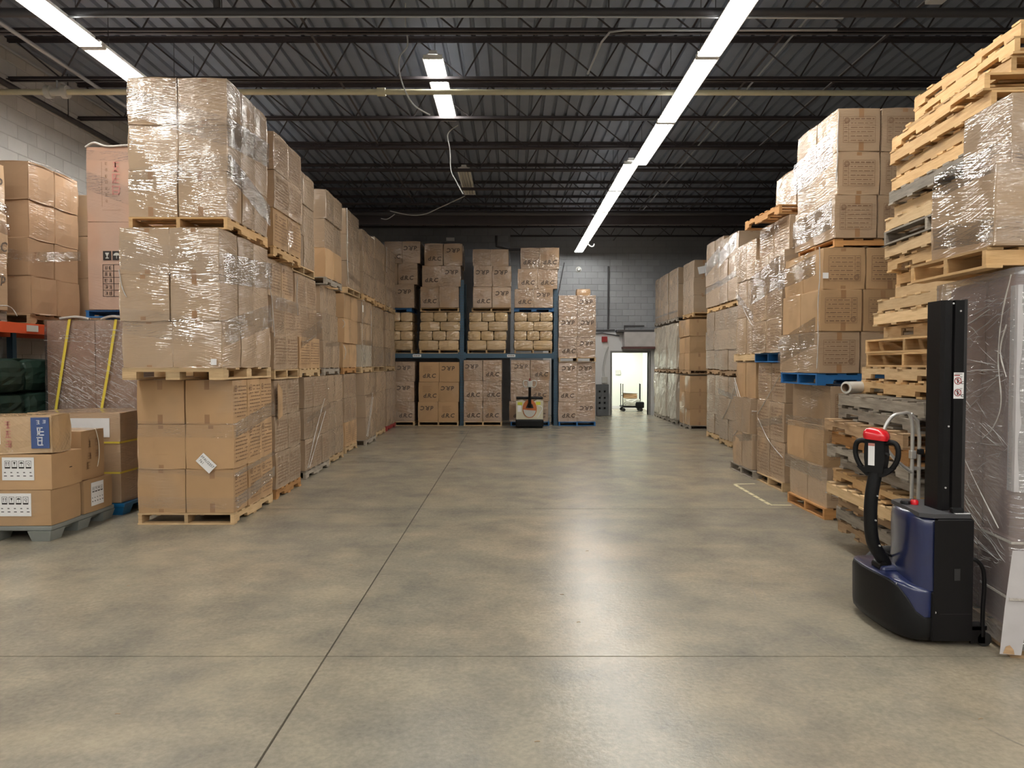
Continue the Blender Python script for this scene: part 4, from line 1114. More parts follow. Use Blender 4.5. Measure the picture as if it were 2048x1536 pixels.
bundles(2, X19(934), X19(1012), 2.04, H19(624), (0, .02, .05, .05))
bundles(3, X19(1028), X19(1105), 2.04, H19(624), (0, 0, .01, .01))
# top loads
zt = H19(624) + .012
for k, (a, b, m_) in enumerate(((X19(748), X19(823), 'blue_wood'), (X19(840), X19(918), 'tan_wood'), (X19(943), X19(1022), 'tan_wood'), (X19(1028), X19(1108), 'blue_wood'))):
    lab = f"{'blue painted' if m_ == 'blue_wood' else 'tan wooden'} pallet under the top load of {RC[k]}"
    if k in (0, 3): block_pallet(lab, (a + b) / 2, YR + .5, zt, 1.05, b - a, 0, m_, .095)
    else: pallet(lab, (a + b) / 2, YR + .5, zt, 1.05, b - a, 0, m_, .095, top=5, bottom=3)
zt += .098
TL = lambda k: 'top load of ' + RC[k]
rack_load(TL(0), 0, 0, zt, 0, 3, 2, [('-', 'f'), ('-', 'd'), ('d', 'f')], hs=(.62, .56, .58), xs_=((X19(750), X19(829)), (X19(758), X19(836)), (X19(770), X19(842))))
rack_load(TL(1), 0, 0, zt, 0, 3, 2, [('d', '-'), ('d', 'f'), ('d', 'f')], hs=(.56, .56, .58), xs_=((X19(841), X19(918)), (X19(845), X19(922)), (X19(850), X19(925))))
rack_load(TL(2), 0, 0, zt, 0, 3, 2, [('d', 'f'), ('f', 'f'), ('-', '-')], hs=(.56, .55, .44), xs_=((X19(946), X19(1022)), (X19(948), X19(1023)), (X19(946), X19(1017))))
rack_load(TL(3), 0, 0, zt, 0, 3, 2, [('d', 'f'), ('d', 'd'), ('d', 'd')], hs=(.50, .53, .56), xs_=((X19(1029), X19(1106)), (X19(1036), X19(1115)), (X19(1041), X19(1118))))

# ================================================================= RIGHT ROWS
def rload(phrase, xa, y0, y1, z0, layers, lh, **k): load(phrase, xa, y0, y1, z0, layers, lh, -1, **k)
# nearest right stack: three loads of cartons printed with framed tables
R1 = 'nearest right stack'
pallet('orange-brown pallet under the floor load of ' + R1, 4.02, 8.07, 0, 1.35, 1.02, PI / 2, 'orange_wood', .12, notch=False, top=7, bottom=3)
rload('floor load of ' + R1, 3.34, 7.56, 8.58, .122, 3, .438, nx=3, ny=2, width=1.32, mat=['kraft_film2', 'kraft', 'kraft_film2'], front_cols=2, front_prints='table', shift=(.03, 0, .05))
pallet('blue painted pallet under the middle load of ' + R1, 3.93, 8.05, 1.442, 1.38, 1.02, PI / 2, 'blue_wood', .125, top=7, bottom=4)
rload('middle load of ' + R1, 3.235, 7.52, 8.58, 1.572, 3, .443, nx=3, ny=2, width=1.36, mat=['kraft_film', 'kraft', 'kraft'], front_cols=3, front_prints='tableflip', lean=.02)
pallet('orange-brown pallet under the upper load of ' + R1, 4.07, 8.0, 2.905, 1.34, .95, PI / 2, 'orange_wood', .085, notch=False, top=7, bottom=3)
rload('upper load of ' + R1, 3.385, 7.50, 8.56, 2.995, 3, .450, nx=3, ny=2, width=1.36, mat=['kraft_film', 'kraft_film', 'kraft_film'], front_cols=3, front_prints='table', lean=.015)
wrap('clear stretch film bands around the floor load of nearest right stack', 3.325, 7.55, 8.58, -1, [(1.05, 1.02, 1.0, .12), (.48, .50, .52, .16)], width=1.3,
     ropes=[[(3.35, 7.55, .30), (3.50, 7.52, .25), (3.66, 7.53, .33), (3.60, 7.52, .45)]])
wrap('clear stretch film bands around the middle load of nearest right stack', 3.222, 7.51, 8.58, -1, [(2.75, 2.72, 2.66, .22), (1.9, 2.02, 1.8, .3)], front=False,
     ropes=[[(3.235, 7.51, 2.9), (3.24, 7.505, 2.6), (3.225, 7.505, 2.3), (3.23, 7.505, 1.9), (3.22, 7.505, 1.62)]])
wrap('clear stretch film bands around the upper load of nearest right stack', 3.378, 7.49, 8.56, -1, [(3.9, 3.95, 3.85, .36), (3.3, 3.25, 3.2, .3)], front=False,
     ropes=[[(3.41, 7.49, 4.3), (3.40, 7.485, 4.05), (3.40, 7.485, 3.8), (3.385, 7.485, 3.55)]])
tag(MB().box(-.03, .03, -.002, 0, -.03, .03).obj('paper_label', M['paper'], None, (3.30, 7.502, 2.60)), 'small pale sticker on middle load of nearest right stack', 'label')

# second right stack, a narrow load with more boxes and a loose pallet on top
R2 = 'second right stack'
pallet('tan wooden pallet under the floor load of ' + R2, 4.02, 9.72, 0, 1.0, 1.05, PI / 2, 'tan_wood', .12, top=6, bottom=3)
rload('floor load of ' + R2, 3.53, 9.18, 10.2, .122, 3, .52, nx=2, ny=2, width=1.0, mat=['kraft_film2', 'kraft_film', 'kraft_film'], prints='lines')
pallet('blue painted pallet under the middle load of ' + R2, 3.98, 9.66, 1.69, 1.0, 1.05, PI / 2, 'blue_wood', .125, notch=False, top=6, bottom=3)
rload('middle load of ' + R2, 3.44, 9.10, 10.2, 1.82, 4, .440, nx=2, ny=2, width=1.0, mat=['kraft_film', 'kraft_film2', 'kraft_film', 'kraft_film'], prints='lines', shift=(0, 0, .03, .10), front_cols=2)
pallet('orange-brown pallet beneath the lone carton high in the right row', 3.95, 9.72, 3.585, 1.15, 1.15, .05, 'orange_wood', .12, top=7, bottom=3)
carton('film-wrapped carton alone on the pallet atop second right stack', 4.02, 9.68, 3.708, .62, .70, .52, 'kraft_film2', tape=False)
wrap('clear stretch film bands around the middle load of second right stack', 3.428, 9.09, 10.2, -1, [(2.9, 2.85, 2.7, .4)], front=True, width=.5)
wrap('stretched film strands on the floor load of second right stack', 3.52, 9.17, 10.2, -1, [(.9, .95, .8, .1)], front=False,
     ropes=[[(3.518, 9.2, 1.6), (3.516, 9.7, 1.25), (3.518, 10.15, .95)], [(3.518, 9.2, .45), (3.516, 9.7, .62), (3.518, 10.15, .9)]])

# third right stack
R3 = 'third right stack'
pallet('grey weathered pallet under the floor load of ' + R3, 3.97, 10.72, 0, 1.0, 1.1, PI / 2, 'grey_wood', .12, top=6, bottom=3)
rload('floor load of ' + R3, 3.50, 10.28, 11.15, .122, 3, .522, nx=2, ny=2, width=1.0, mat=['kraft_film2', 'kraft_film2', 'kraft'], front_cols=2, shift=(-.02, -.03, .02))
pallet('tan wooden pallet under the middle load of ' + R3, 4.02, 10.76, 1.70, 1.05, 1.0, 0, 'tan_wood', .12, notch=False, top=6, bottom=3)
rload('middle load of ' + R3, 3.54, 10.30, 11.2, 1.822, 3, .555, nx=2, ny=2, width=1.0, mat=['kraft_film', 'kraft_film2', 'kraft_film2'], front_cols=2)
wrap('twisted film straps crossing the floor load of third right stack', 3.485, 10.27, 11.15, -1, [(.62, .6, .5, .1)], width=.9,
     ropes=[[(3.478, 11.1, 1.45), (3.476, 10.7, 1.08), (3.49, 10.28, .98), (3.7, 10.266, 1.02)], [(3.478, 11.1, .55), (3.476, 10.7, .75), (3.49, 10.28, .98)], [(3.478, 11.1, 1.38), (3.476, 10.72, 1.0), (3.49, 10.28, .93)]])
wrap('torn film strip slanting over the middle load of third right stack', 3.53, 10.29, 11.2, -1, [(2.3, 2.3, 2.75, .12)], width=.9,
     ropes=[[(3.526, 11.15, 2.75), (3.524, 10.7, 2.4), (3.527, 10.3, 2.15)]])

# fourth and fifth stacks: two columns three loads high
for nm, xa, y0, y1, tops in (('fourth right stack', 4.34, 13.62, 14.85, ((0, .427), (1.42, .412), (2.79, .432))), ('fifth right stack', 4.47, 15.02, 16.3, ((0, .432), (1.43, .418), (2.81, .478)))):
    for j, (zb, lh) in enumerate(tops):
        ph = f"{TIER[j]} load of {nm}"
        pallet(f"{('tan wooden', 'brown wooden', 'yellowish wooden')[j]} pallet under the {ph}", xa + .5, (y0 + y1) / 2, zb, y1 - y0, 1.0, 0, ('tan_wood', 'brown_wood', 'pine')[j], .12, top=6, bottom=3)
        rload(ph, xa + (.0, -.02, -.03)[j], y0, y1, zb + .122, 3, lh, nx=2, ny=2, width=1.0, mat=[('kraft_dull', 'kraft_dull', 'kraft_film')[j]] * 3, prints=None)
    wrap(f"loose glossy film on the upper load of {nm}", xa - .04, y0, y1, -1, [(4.05, 4.05, 3.8, .3), (3.4, 3.4, 3.3, .12)], front=False)
wrap('torn film hanging on the floor load of fourth right stack', 4.33, 13.62, 14.85, -1, [(1.0, 1.0, 1.1, .1)], front=False,
     ropes=[[(4.325, 13.7, 1.3), (4.31, 13.72, 1.0), (4.32, 13.8, .75), (4.31, 13.85, .6)], [(4.325, 14.6, .5), (4.32, 14.1, .85), (4.31, 13.75, 1.2)]])

# far right stacks by the doorway
FR = 'far right stack with the white slip'
for j, (zb, lh, xa) in enumerate(((0, .418, 4.49), (1.40, .430, 4.47), (2.85, .440, 4.56))):
    ph = f"{TIER[j]} load of {FR}"
    pallet(f"{('grey weathered', 'brown wooden', 'yellowish wooden')[j]} pallet under the {ph}", xa + .5, 18.45, zb, 1.1, 1.0, 0, ('grey_wood', 'brown_wood', 'pine')[j], .10, top=6, bottom=3)
    rload(ph, xa, 17.9, 19.0, zb + .102, 3, lh, nx=2, ny=2, width=1.0, mat=['kraft'] * 3 if j < 2 else ['kraft_dull'] * 3, front_cols=1)
tag(MB().box(-.13, .13, -.002, 0, -.09, .09).obj('paper_label', M['paper'], None, (4.80, 17.89, 4.02), (0, math.radians(-12), 0)), 'white slip taped near the top of a far right stack', 'label')
FN = ['bundle stack behind the white slip stack', 'next bundle stack towards the doorway', 'bundle stack against the doorway jamb']
for q, (y0, y1, xa) in enumerate(((19.4, 20.55, 4.50), (20.65, 21.75, 4.50), (21.8, 22.6, 4.52))):
    for j in range(3):
        zb = (0, 1.40, 2.83)[j]
        ph = FN[q]
        pallet(f"{('grey weathered', 'brown wooden', 'dark wooden')[j]} pallet, {('floor', 'middle', 'upper')[j]} level of {ph}", xa + .5, (y0 + y1) / 2, zb, y1 - y0 - .02, 1.0, 0, ('grey_wood', 'brown_wood', 'grey_wood')[j], .10, top=5, bottom=3)
        if j < 2:
            rn = random.Random(q * 3 + j)
            me = round_box(1.0, y1 - y0 - .06, 1.28, .05, .02, 7, 'wrapped_bundle', rn, .022)
            tag(mesh_obj('wrapped_bundle', me, M['bundle'], None, (xa + .5, (y0 + y1) / 2, zb + .105)), f"crumpled film-wrapped load, {('floor', 'middle')[j]} level of {ph}", 'wrapped load')
        else:
            for k in range(3):
                carton(f"dull carton, {LAYER[3][k]} layer of the upper load, {ph}", xa + .53, (y0 + y1) / 2, zb + .105 + k * .452, 1.0, y1 - y0 - .02, .448, 'kraft_dull', tape=False, v=1)
            wrap(f"shiny film seam on the upper load of {ph}", xa + .02, y0, y1, -1, [(3.1, 3.1, 3.1, .05)], front=False,
                 ropes=[[(xa + .02, y0 + .03, 4.25), (xa + .015, y0 + .02, 3.9), (xa + .02, y0 + .03, 3.5), (xa + .015, y0 + .02, 3.1)]])

# ================================================================= TALL STACK OF EMPTY PALLETS
ORDN = ['first', 'second', 'third', 'fourth', 'fifth', 'sixth', 'seventh', 'eighth', 'ninth', 'tenth', 'eleventh', 'twelfth', 'thirteenth', 'fourteenth', 'fifteenth', 'sixteenth', 'seventeenth',
        'eighteenth', 'nineteenth', 'twentieth', 'twenty-first', 'twenty-second', 'twenty-third', 'twenty-fourth', 'twenty-fifth', 'twenty-sixth', 'twenty-seventh', 'twenty-eighth', 'twenty-ninth',
        'thirtieth', 'thirty-first', 'thirty-second', 'thirty-third', 'thirty-fourth']
XF = [3.29, 3.07, 3.05, 3.04, 2.96, 3.0, 3.09, 2.95, 2.98, 2.95, 3.03, 3.01, 3.24, 3.27, 3.32, 3.30, 3.46, 3.36, 3.38, 3.52, 3.54, 3.50, 3.44, 3.43, 3.44, 3.53, 3.48, 3.52, 3.53, 3.47, 3.54, 3.62, 3.68, 3.69]
MT = ['tan_wood', 'brown_wood', 'grey_wood', 'brown_wood', 'pale_wood', 'pine', 'grey_wood', 'grey_wood', 'orange_wood', 'brown_wood', 'grey_wood', 'grey_wood', 'pine', 'tan_wood', 'pine', 'pine',
      'pale_wood', 'pale_wood', 'pale_wood', 'pale_wood', 'pine', 'pine', 'tan_wood', 'grey_wood', 'pale_wood', 'pale_wood', 'grey_wood', 'pine', 'pine', 'pine', 'pine', 'pine', 'pine', 'pine']
OPEN = {14: 1, 15: 1, 23: 1}
NOTCH = {1, 5, 7, 9, 10, 12, 13, 21, 30, 32, 33}
z = 0.0
for i in range(34):
    q = 34 - i
    h = .1165 if i < 12 else .1240
    ang = -math.radians(3.9) + random.uniform(-.026, .026)
    L_, W_ = 1.5, 1.05
    ca, sa = math.cos(-ang), math.sin(-ang)
    cx = XF[i] + random.uniform(-.03, .03) + W_ / 2 * ca - L_ / 2 * sa
    cy = 6.62 - L_ / 2 * ca - W_ / 2 * sa + (.0 if i else .12) + random.uniform(-.03, .03)
    lab = f"{WOODWORD[MT[i]]} pallet, {ORDN[i]} from the floor in the tall stack of empty pallets"
    if (i) in OPEN:
        p = pallet(lab, cx, cy, z, W_, L_, ang + PI / 2, MT[i], h - .001, notch=False, top=6, bottom=4)
    elif i == 16:
        p = pallet(lab, cx, cy, z, L_, W_, ang, MT[i], h - .001, notch=False, top=7, bottom=5, left=False)
        sb = MB().box(-W_ / 2 - .016, -W_ / 2, -L_ / 2, .17, .004, h - .006).box(-W_ / 2 - .016, -W_ / 2, .40, L_ / 2, .004, h - .006)
        sb.box(-W_ / 2 - .016, -W_ / 2, .17, .40, .004, .03).box(-W_ / 2 - .016, -W_ / 2, .17, .40, h - .03, h - .006).obj('slotted_side_board', M[MT[i]], p)
    else:
        p = pallet(lab, cx, cy, z, L_, W_, ang, MT[i], h - .001, notch=i in NOTCH, top=7, bottom=5)
    z += h
fr_ = empty('stretch_film_roll', (3.06, 6.50, 12 * .1165 + .058)); tag(fr_, 'part-used roll of stretch film lying on a grey pallet in the stack', 'film roll')
fr_.rotation_euler = (0, 0, math.radians(-62))
MB().tube([(0, 0, 0), (0, .42, 0)], .055, 20, cap=False).add(*(lambda a: a)(([(math.cos(2 * PI * k / 20) * r_, e, math.sin(2 * PI * k / 20) * r_) for e in (0, .42) for r_ in (.055, .036) for k in range(20)],
    [(e * 40 + k, e * 40 + (k + 1) % 20, e * 40 + 20 + (k + 1) % 20, e * 40 + 20 + k) for e in (0, 1) for k in range(20)]))).obj('film', M['film_roll'], fr_)
MB().tube([(0, -.012, 0), (0, .43, 0)], .0355, 16, cap=False).obj('cardboard_core', M['core'], fr_)

# ================================================================= FILM-WRAPPED LOAD IN THE RIGHT FOREGROUND
LA = empty  # readability
ax, ay, aa = 2.845, 4.0, -math.radians(8.3)
def AP(u, v):   # u to the right along the front, v into depth
    c, s_ = math.cos(aa), math.sin(aa)
    return (ax + u * c - v * s_, ay + u * s_ + v * c)
pc = AP(.5, .50)
pallet('brown wooden pallet under the film-wrapped load in the right foreground', pc[0], pc[1], 0, 1.0, 1.0, aa, 'brown_wood', .13, notch=False, top=6, bottom=3)
for k in range(4):
    for (u, v, nm) in ((.30, .25, 'front corner'), (.30, .75, 'rear aisle side'), (.80, .25, 'front right')):
        if k == 3 and nm == 'front right': continue
        c_ = AP(u + .02 * (k % 2), v)
        carton(f"dull reddish carton, {LAYER[4][k]} layer {nm}, in the wrapped right foreground load", c_[0], c_[1], .134 + k * .515, .49, .48, .51, 'dim_kraft', rz=aa, tape=False, v=2)
fw = MB()
rn = random.Random(12)
NV, NU = 22, 26
vs = []
path = [(1.02, -.008), (.03, -.008), (-.008, .03), (-.008, 1.01), (.3, 1.015)]
# closed run of points round the front, aisle side and rear
pts = []
for (a, b) in zip(path[:-1], path[1:]):
    n_ = 9 if abs(a[0] - b[0]) + abs(a[1] - b[1]) > .3 else 1
    for k in range(n_): pts.append((a[0] + (b[0] - a[0]) * k / n_, a[1] + (b[1] - a[1]) * k / n_))
pts.append(path[-1])
for iz in range(NV + 1):
    zz = .05 + 2.17 * iz / NV
    for (u, v) in pts:
        o = rn.uniform(0, .012)
        p = AP(u - (o if v < .95 else 0), v - (o if v < 0 else 0)); vs.append((p[0], p[1], zz + rn.uniform(-.01, .01) if 0 < iz < NV else zz))
m_ = len(pts)
fw.add(vs, [(r_ * m_ + k, r_ * m_ + k + 1, (r_ + 1) * m_ + k + 1, (r_ + 1) * m_ + k) for r_ in range(NV) for k in range(m_ - 1)], True)
p0, p1, p2, p3 = AP(1.02, -.01), AP(-.01, -.01), AP(-.01, 1.01), AP(1.02, 1.01)
fw.add([(p0[0], p0[1], 2.222), (p1[0], p1[1], 2.222), (p2[0], p2[1], 2.222), (p3[0], p3[1], 2.222)], [(0, 1, 2, 3)])
fwo = fw.obj('stretch_wrap', M['film_heavy']); tag(fwo, 'thick layered stretch film around the tall load behind the blue stacker', 'stretch wrap')
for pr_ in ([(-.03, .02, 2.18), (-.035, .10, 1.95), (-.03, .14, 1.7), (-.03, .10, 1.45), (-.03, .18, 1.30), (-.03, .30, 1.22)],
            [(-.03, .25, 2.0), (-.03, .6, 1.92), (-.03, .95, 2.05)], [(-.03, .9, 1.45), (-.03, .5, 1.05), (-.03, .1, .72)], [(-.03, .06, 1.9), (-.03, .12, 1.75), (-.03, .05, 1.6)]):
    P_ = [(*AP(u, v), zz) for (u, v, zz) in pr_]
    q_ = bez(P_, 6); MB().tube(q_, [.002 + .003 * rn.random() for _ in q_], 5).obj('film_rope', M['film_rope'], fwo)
def fold_glints(parent, place, spans, rnd):
    """thin ridges of folded film, coloured pale to stand in for its gloss streaks; place(a, z) gives a point on the wrapped face"""
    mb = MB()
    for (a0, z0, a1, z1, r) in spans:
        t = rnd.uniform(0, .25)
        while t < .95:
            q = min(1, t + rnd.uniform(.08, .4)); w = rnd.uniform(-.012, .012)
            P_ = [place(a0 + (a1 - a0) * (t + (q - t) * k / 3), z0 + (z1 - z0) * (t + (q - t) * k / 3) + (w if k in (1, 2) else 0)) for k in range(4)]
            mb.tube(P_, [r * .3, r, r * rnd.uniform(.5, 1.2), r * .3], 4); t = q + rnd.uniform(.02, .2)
    return tag(mb.obj('film_fold_glints', M['fold'], parent), kind='stuff')
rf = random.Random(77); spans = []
for k in range(46):     # fans of pale ridges, drawn as gloss streaks, spreading from the near corner of the wrapped load
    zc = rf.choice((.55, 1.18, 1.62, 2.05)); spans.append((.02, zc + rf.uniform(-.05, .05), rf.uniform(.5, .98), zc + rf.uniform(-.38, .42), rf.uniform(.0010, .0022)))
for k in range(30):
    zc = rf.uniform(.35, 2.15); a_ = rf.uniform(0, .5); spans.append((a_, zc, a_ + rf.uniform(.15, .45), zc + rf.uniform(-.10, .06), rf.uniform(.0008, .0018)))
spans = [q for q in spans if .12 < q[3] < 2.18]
fold_glints(fwo, lambda v, z_: (*AP(-.021, v), z_), spans, rf)
eb = empty('edge_board', (ax, ay, 0), aa); tag(eb, 'white cardboard edge board standing on the near corner of the wrapped load', 'edge board')
MB().prism([(-.006, -.006), (.075, -.006), (.075, -.001), (-.001, -.001), (-.001, .07), (-.006, .07)], .95, 2.12, 'z').obj('board', M['edge_board'], eb)
MB().add([(-.012, -.016, .62), (.072, -.018, .62), (.060, -.030, .20), (.035, -.034, .03), (-.075, -.030, .03), (-.050, -.024, .30)], [(0, 1, 2, 3, 4, 5)]).obj('loose_flap', M['edge_board'], eb)
bk = MB()
for zz in (.66, .34): bk.prism([(-.030, -.036), (.30, -.036), (.30, -.0325), (-.0265, -.0325), (-.0265, .30), (-.030, .30)], zz, zz + .014, 'z')
bk.obj('plastic_band', M['film_rope'], eb)
MB().add([(-.060, -.0335, .035), (.0, -.035, .032), (-.005, -.035, .06), (-.025, -.034, .085), (-.045, -.033, .075)], [(0, 1, 2, 3, 4)]).obj('torn_patch', M['brown_wood'], eb)
# the pallet and two big cartons set on top of it
bp_ = AP(.30, .44)
block = pallet('orange-brown pallet resting on top of the film-wrapped load', 3.38, 4.56, 2.235, 1.2, .83, PI / 2 + aa * .2, 'pine', .122, notch=False, top=7, bottom=4)
carton('large film-wrapped carton on the pallet over the wrapped right load', 3.32, 4.44, 2.360, 1.02, .70, .475, 'kraft_film', rz=aa * .5, tape=False, v=1)
carton('upper film-wrapped carton topping the load in right foreground', 3.46, 4.40, 2.838, 1.05, .50, .42, 'kraft_film', rz=aa * .5, tape=False, v=0)
wv = MB(); rnd = random.Random(3)
film_band(wv, [(3.80, 4.075, 2.86, 0, -1), (2.83, 4.11, 2.86, 0, -1), (2.79, 4.14, 2.86, -1, 0), (2.82, 4.76, 2.84, -1, 0)], .16, rnd, .02)
film_band(wv, [(3.80, 4.075, 2.5, 0, -1), (2.83, 4.11, 2.45, 0, -1), (2.79, 4.14, 2.45, -1, 0), (2.82, 4.76, 2.5, -1, 0)], .14, rnd, .012)
tag(wv.obj('stretch_wrap', M['film']), 'film bands joining the two large cartons in the right foreground', 'stretch wrap')

# ================================================================= LEFT REAR: ORANGE RACK, GREEN BALES, CRATE, CARTONS
ok = empty('pallet_rack', (-6.3, 8.6, 0)); tag(ok, 'orange-red pallet rack against the left block wall', 'rack')
for yy in (6.2, 9.66, 12.4):
    for xx in (-5.80, -6.80):
        MB().box(xx + 6.3 - .04, xx + 6.3 + .04, yy - 8.6 - .04, yy - 8.6 + .04, .012, 2.2).obj('upright', M['rack_blue'], ok)
for (ya, yb) in ((6.25, 9.61), (9.71, 12.35)):
    for xx in (-5.77, -6.80):
        bo = MB().box(xx + 6.3 - .022, xx + 6.3 + .022, ya - 8.6, yb - 8.6, 2.03, 2.15).box(xx + 6.3 - .05, xx + 6.3 - .0225, ya - 8.6, yb - 8.6, 2.03, 2.11).obj('beam', M['rack_orange'], ok)
        if xx > -6 and ya < 9: MB().box(.554, .560, 8.42 - 8.6, 8.62 - 8.6, 2.055, 2.13).obj('beam_patch', M['light_grey'], bo)
ORK = 'load on the orange rack'
def orack(ph, y0, y1, ztop, layers, ny, mat, wd, prints=None):
    lh = (ztop - 2.28) / layers
    pallet(f"{WOODWORD[wd]} pallet under the {ph}", -6.29, (y0 + y1) / 2, 2.152, y1 - y0, 1.0, 0, wd, .12, top=6, bottom=3)
    load(ph, -5.77, y0, y1, 2.276, layers, lh, 1, nx=2, ny=ny, width=1.04, mat=mat, front_cols=2, side_cols=ny, prints=prints)
orack('nearer ' + ORK, 7.10, 8.16, 3.93, 3, 2, ['kraft_film2'] * 3, 'grey_wood', prints=['drcflip', 'drc', 'drcflip'])
orack('middle ' + ORK, 8.55, 9.52, 4.10, 4, 2, ['kraft_plain'] * 4, 'brown_wood')
orack('further ' + ORK, 9.75, 10.8, 3.98, 3, 1, ['kraft_film2'] * 3, 'grey_wood')
wrap('glossy bunched film around the nearer orange rack load', -5.757, 7.1, 8.16, 1, [(3.3, 3.3, 3.2, .14), (3.7, 3.65, 3.4, .12)], front=False, ropes=[[(-5.75, 7.2, 2.30), (-5.73, 7.6, 2.27), (-5.74, 8.1, 2.33), (-5.70, 8.2, 2.22)]])
wrap('clear film on the middle orange rack load', -5.757, 8.54, 9.5, 1, [(3.0, 2.95, 3.1, .12)], width=.3, ropes=[[(-5.75, 8.55, 4.09), (-5.74, 8.9, 4.11), (-5.75, 9.4, 4.08)]])
# green bales under the beam
for c_ in range(3):
    for r_ in range(4):
        rn = random.Random(c_ * 9 + r_)
        me = cached(('bale', (c_ + r_) % 3), lambda: round_box(.95, .64, .385, .10, .02, 5, 'green_bale', rn, .008))
        tag(mesh_obj('green_bale', me, M['green_bale'], None, (-6.22 + rn.uniform(-.03, .03), 7.42 + c_ * .66,   .135 + r_ * .40)), f"dark green plastic bale, {LAYER[4][r_]} of its pile, {('nearest', 'middle', 'rear')[c_]} pile under the orange beam", 'bale')
pallet('grey weathered pallet under the dark green bales', -6.22, 8.08, 0, 2.0, .9, 0, 'grey_wood', .12, top=8, bottom=4)
gl = MB().box(-.0015, 0, -.14, .14, -.09, .09).obj('paper_label', M['paper'], None, (-5.815, 8.38, 1.02)); tag(gl, 'white paper label with black letters on a dark green bale', 'label')
mesh_obj('printed_text', text_mesh('d.R.C', .075, shear=.18), M['black_ink'], gl, (.0012, 0, .04), (PI / 2, PI, PI / 2))
lr = MB()
for k in range(4): lr.rect(-.11, .09 - .03 * (k % 2), -.065 + k * .02, -.061 + k * .02, -.0012)
lr.obj('printed_lines', M['ink'], gl, (0, 0, 0), (0, 0, PI / 2))

# large wrapped crate with yellow straps, on a pallet
pallet('tan wooden pallet under the strapped crate', -5.06, 9.11, 0, 1.05, 1.15, 0, 'tan_wood', .12, notch=False)
carton('large carton inside the strapped film-wrapped crate, left half', -5.355, 9.12, .122, .58, .98, 2.07, 'kraft_pink', name='tall_carton', tape=False, v=0)
carton('large carton inside the strapped film-wrapped crate, right half', -4.765, 9.12, .122, .58, .98, 2.07, 'kraft_pink', name='tall_carton', tape=False, v=0)
cf = MB(); rn = random.Random(8); vs = []
U = [(-5.67, 9.61), (-5.67, 9.26), (-5.67, 8.86), (-5.66, 8.605), (-5.4, 8.595), (-5.1, 8.60), (-4.8, 8.595), (-4.46, 8.605), (-4.455, 8.96), (-4.455, 9.61)]
for iz in range(15):
    for (x, y) in U: vs.append((x + rn.uniform(-.004, .004), y + rn.uniform(-.008, .006) - .02 * math.exp(-((iz - 3) / 2.5) ** 2), .13 + 2.075 * iz / 14))
cf.add(vs, [(r_ * 10 + k, r_ * 10 + k + 1, (r_ + 1) * 10 + k + 1, (r_ + 1) * 10 + k) for r_ in range(14) for k in range(9)], True)
cfo = cf.obj('stretch_wrap', M['film_crate']); tag(cfo, 'glossy diagonal film around the crate with two yellow straps', 'stretch wrap')
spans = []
for k in range(190):  # pale slanting ridges take the place of film glints on the crate
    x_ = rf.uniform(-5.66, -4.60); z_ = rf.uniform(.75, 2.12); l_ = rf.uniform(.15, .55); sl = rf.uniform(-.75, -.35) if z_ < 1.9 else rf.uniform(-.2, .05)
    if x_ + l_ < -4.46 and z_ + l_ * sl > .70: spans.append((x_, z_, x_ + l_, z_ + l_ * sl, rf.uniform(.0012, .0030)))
fold_glints(cfo, lambda x_, z_: (x_, 8.566, z_), spans, rf)
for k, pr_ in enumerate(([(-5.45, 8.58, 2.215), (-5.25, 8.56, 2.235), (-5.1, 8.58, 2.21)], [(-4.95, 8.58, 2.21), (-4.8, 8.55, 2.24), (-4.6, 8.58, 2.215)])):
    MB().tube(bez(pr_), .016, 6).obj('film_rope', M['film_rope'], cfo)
def strap(pts, label):
    mb = MB(); vs = []
    for p in pts: vs += [(p[0] - .016, p[1], p[2]), (p[0] + .016, p[1], p[2]), (p[0] - .016, p[1] + .003, p[2]), (p[0] + .016, p[1] + .003, p[2])]
    n_ = len(pts)
    mb.add(vs, [(4 * i + a, 4 * i + b, 4 * i + 4 + b, 4 * i + 4 + a) for i in range(n_ - 1) for a, b in ((0, 1), (1, 3), (3, 2), (2, 0))])
    tag(mb.obj('yellow_strap', M['strap']), label, 'strap')
strap([(-5.33, 9.06, 2.207), (-5.33, 8.568, 2.205), (-5.43, 8.565, 1.6), (-5.53, 8.56, 1.0), (-5.57, 8.56, .75)], 'yellow strap slanting down the crate, the one further left')
strap([(-4.77, 9.06, 2.207), (-4.77, 8.568, 2.205), (-4.87, 8.565, 1.6), (-4.99, 8.56, .95), (-5.03, 8.56, .75)], 'yellow strap slanting down the crate, the one nearer the tall stacks')
# blue pallet and two tall printed cartons on the crate
pallet('blue painted pallet lying on the strapped crate', -4.72, 9.15, 2.235, .9, .98, 0, 'blue_wood', .09, top=6, bottom=3)
t1 = carton('tall plain carton with symbols and a blank table, on blue pallet', -4.70, 8.98, 2.33, .92, .60, 1.06, 'kraft_pink', name='tall_carton', tape=False, v=0)
t2 = carton('tall pinkish carton with red vertical characters, under the roof', -4.70, 8.98, 3.394, .92, .60, .90, 'kraft_pink', name='tall_carton', tape=False, v=0)
yy = -.309
k1 = MB()
for k in range(3):
    x = -.22 + k * .115
    k1.box(x - .05, x + .05, yy - .001, yy, .60, .71)
k1.obj('handling_symbols', M['black_ink'], t1)
kw = MB()
kw.bar(-.22, .625, -.22, .655, .012, yy - .0015); kw.bar(-.24, .625, -.20, .625, .01, yy - .0015); kw.add([(-.245, yy - .0015, .69), (-.195, yy - .0015, .69), (-.21, yy - .0015, .655), (-.23, yy - .0015, .655)], [(0, 1, 2, 3)])
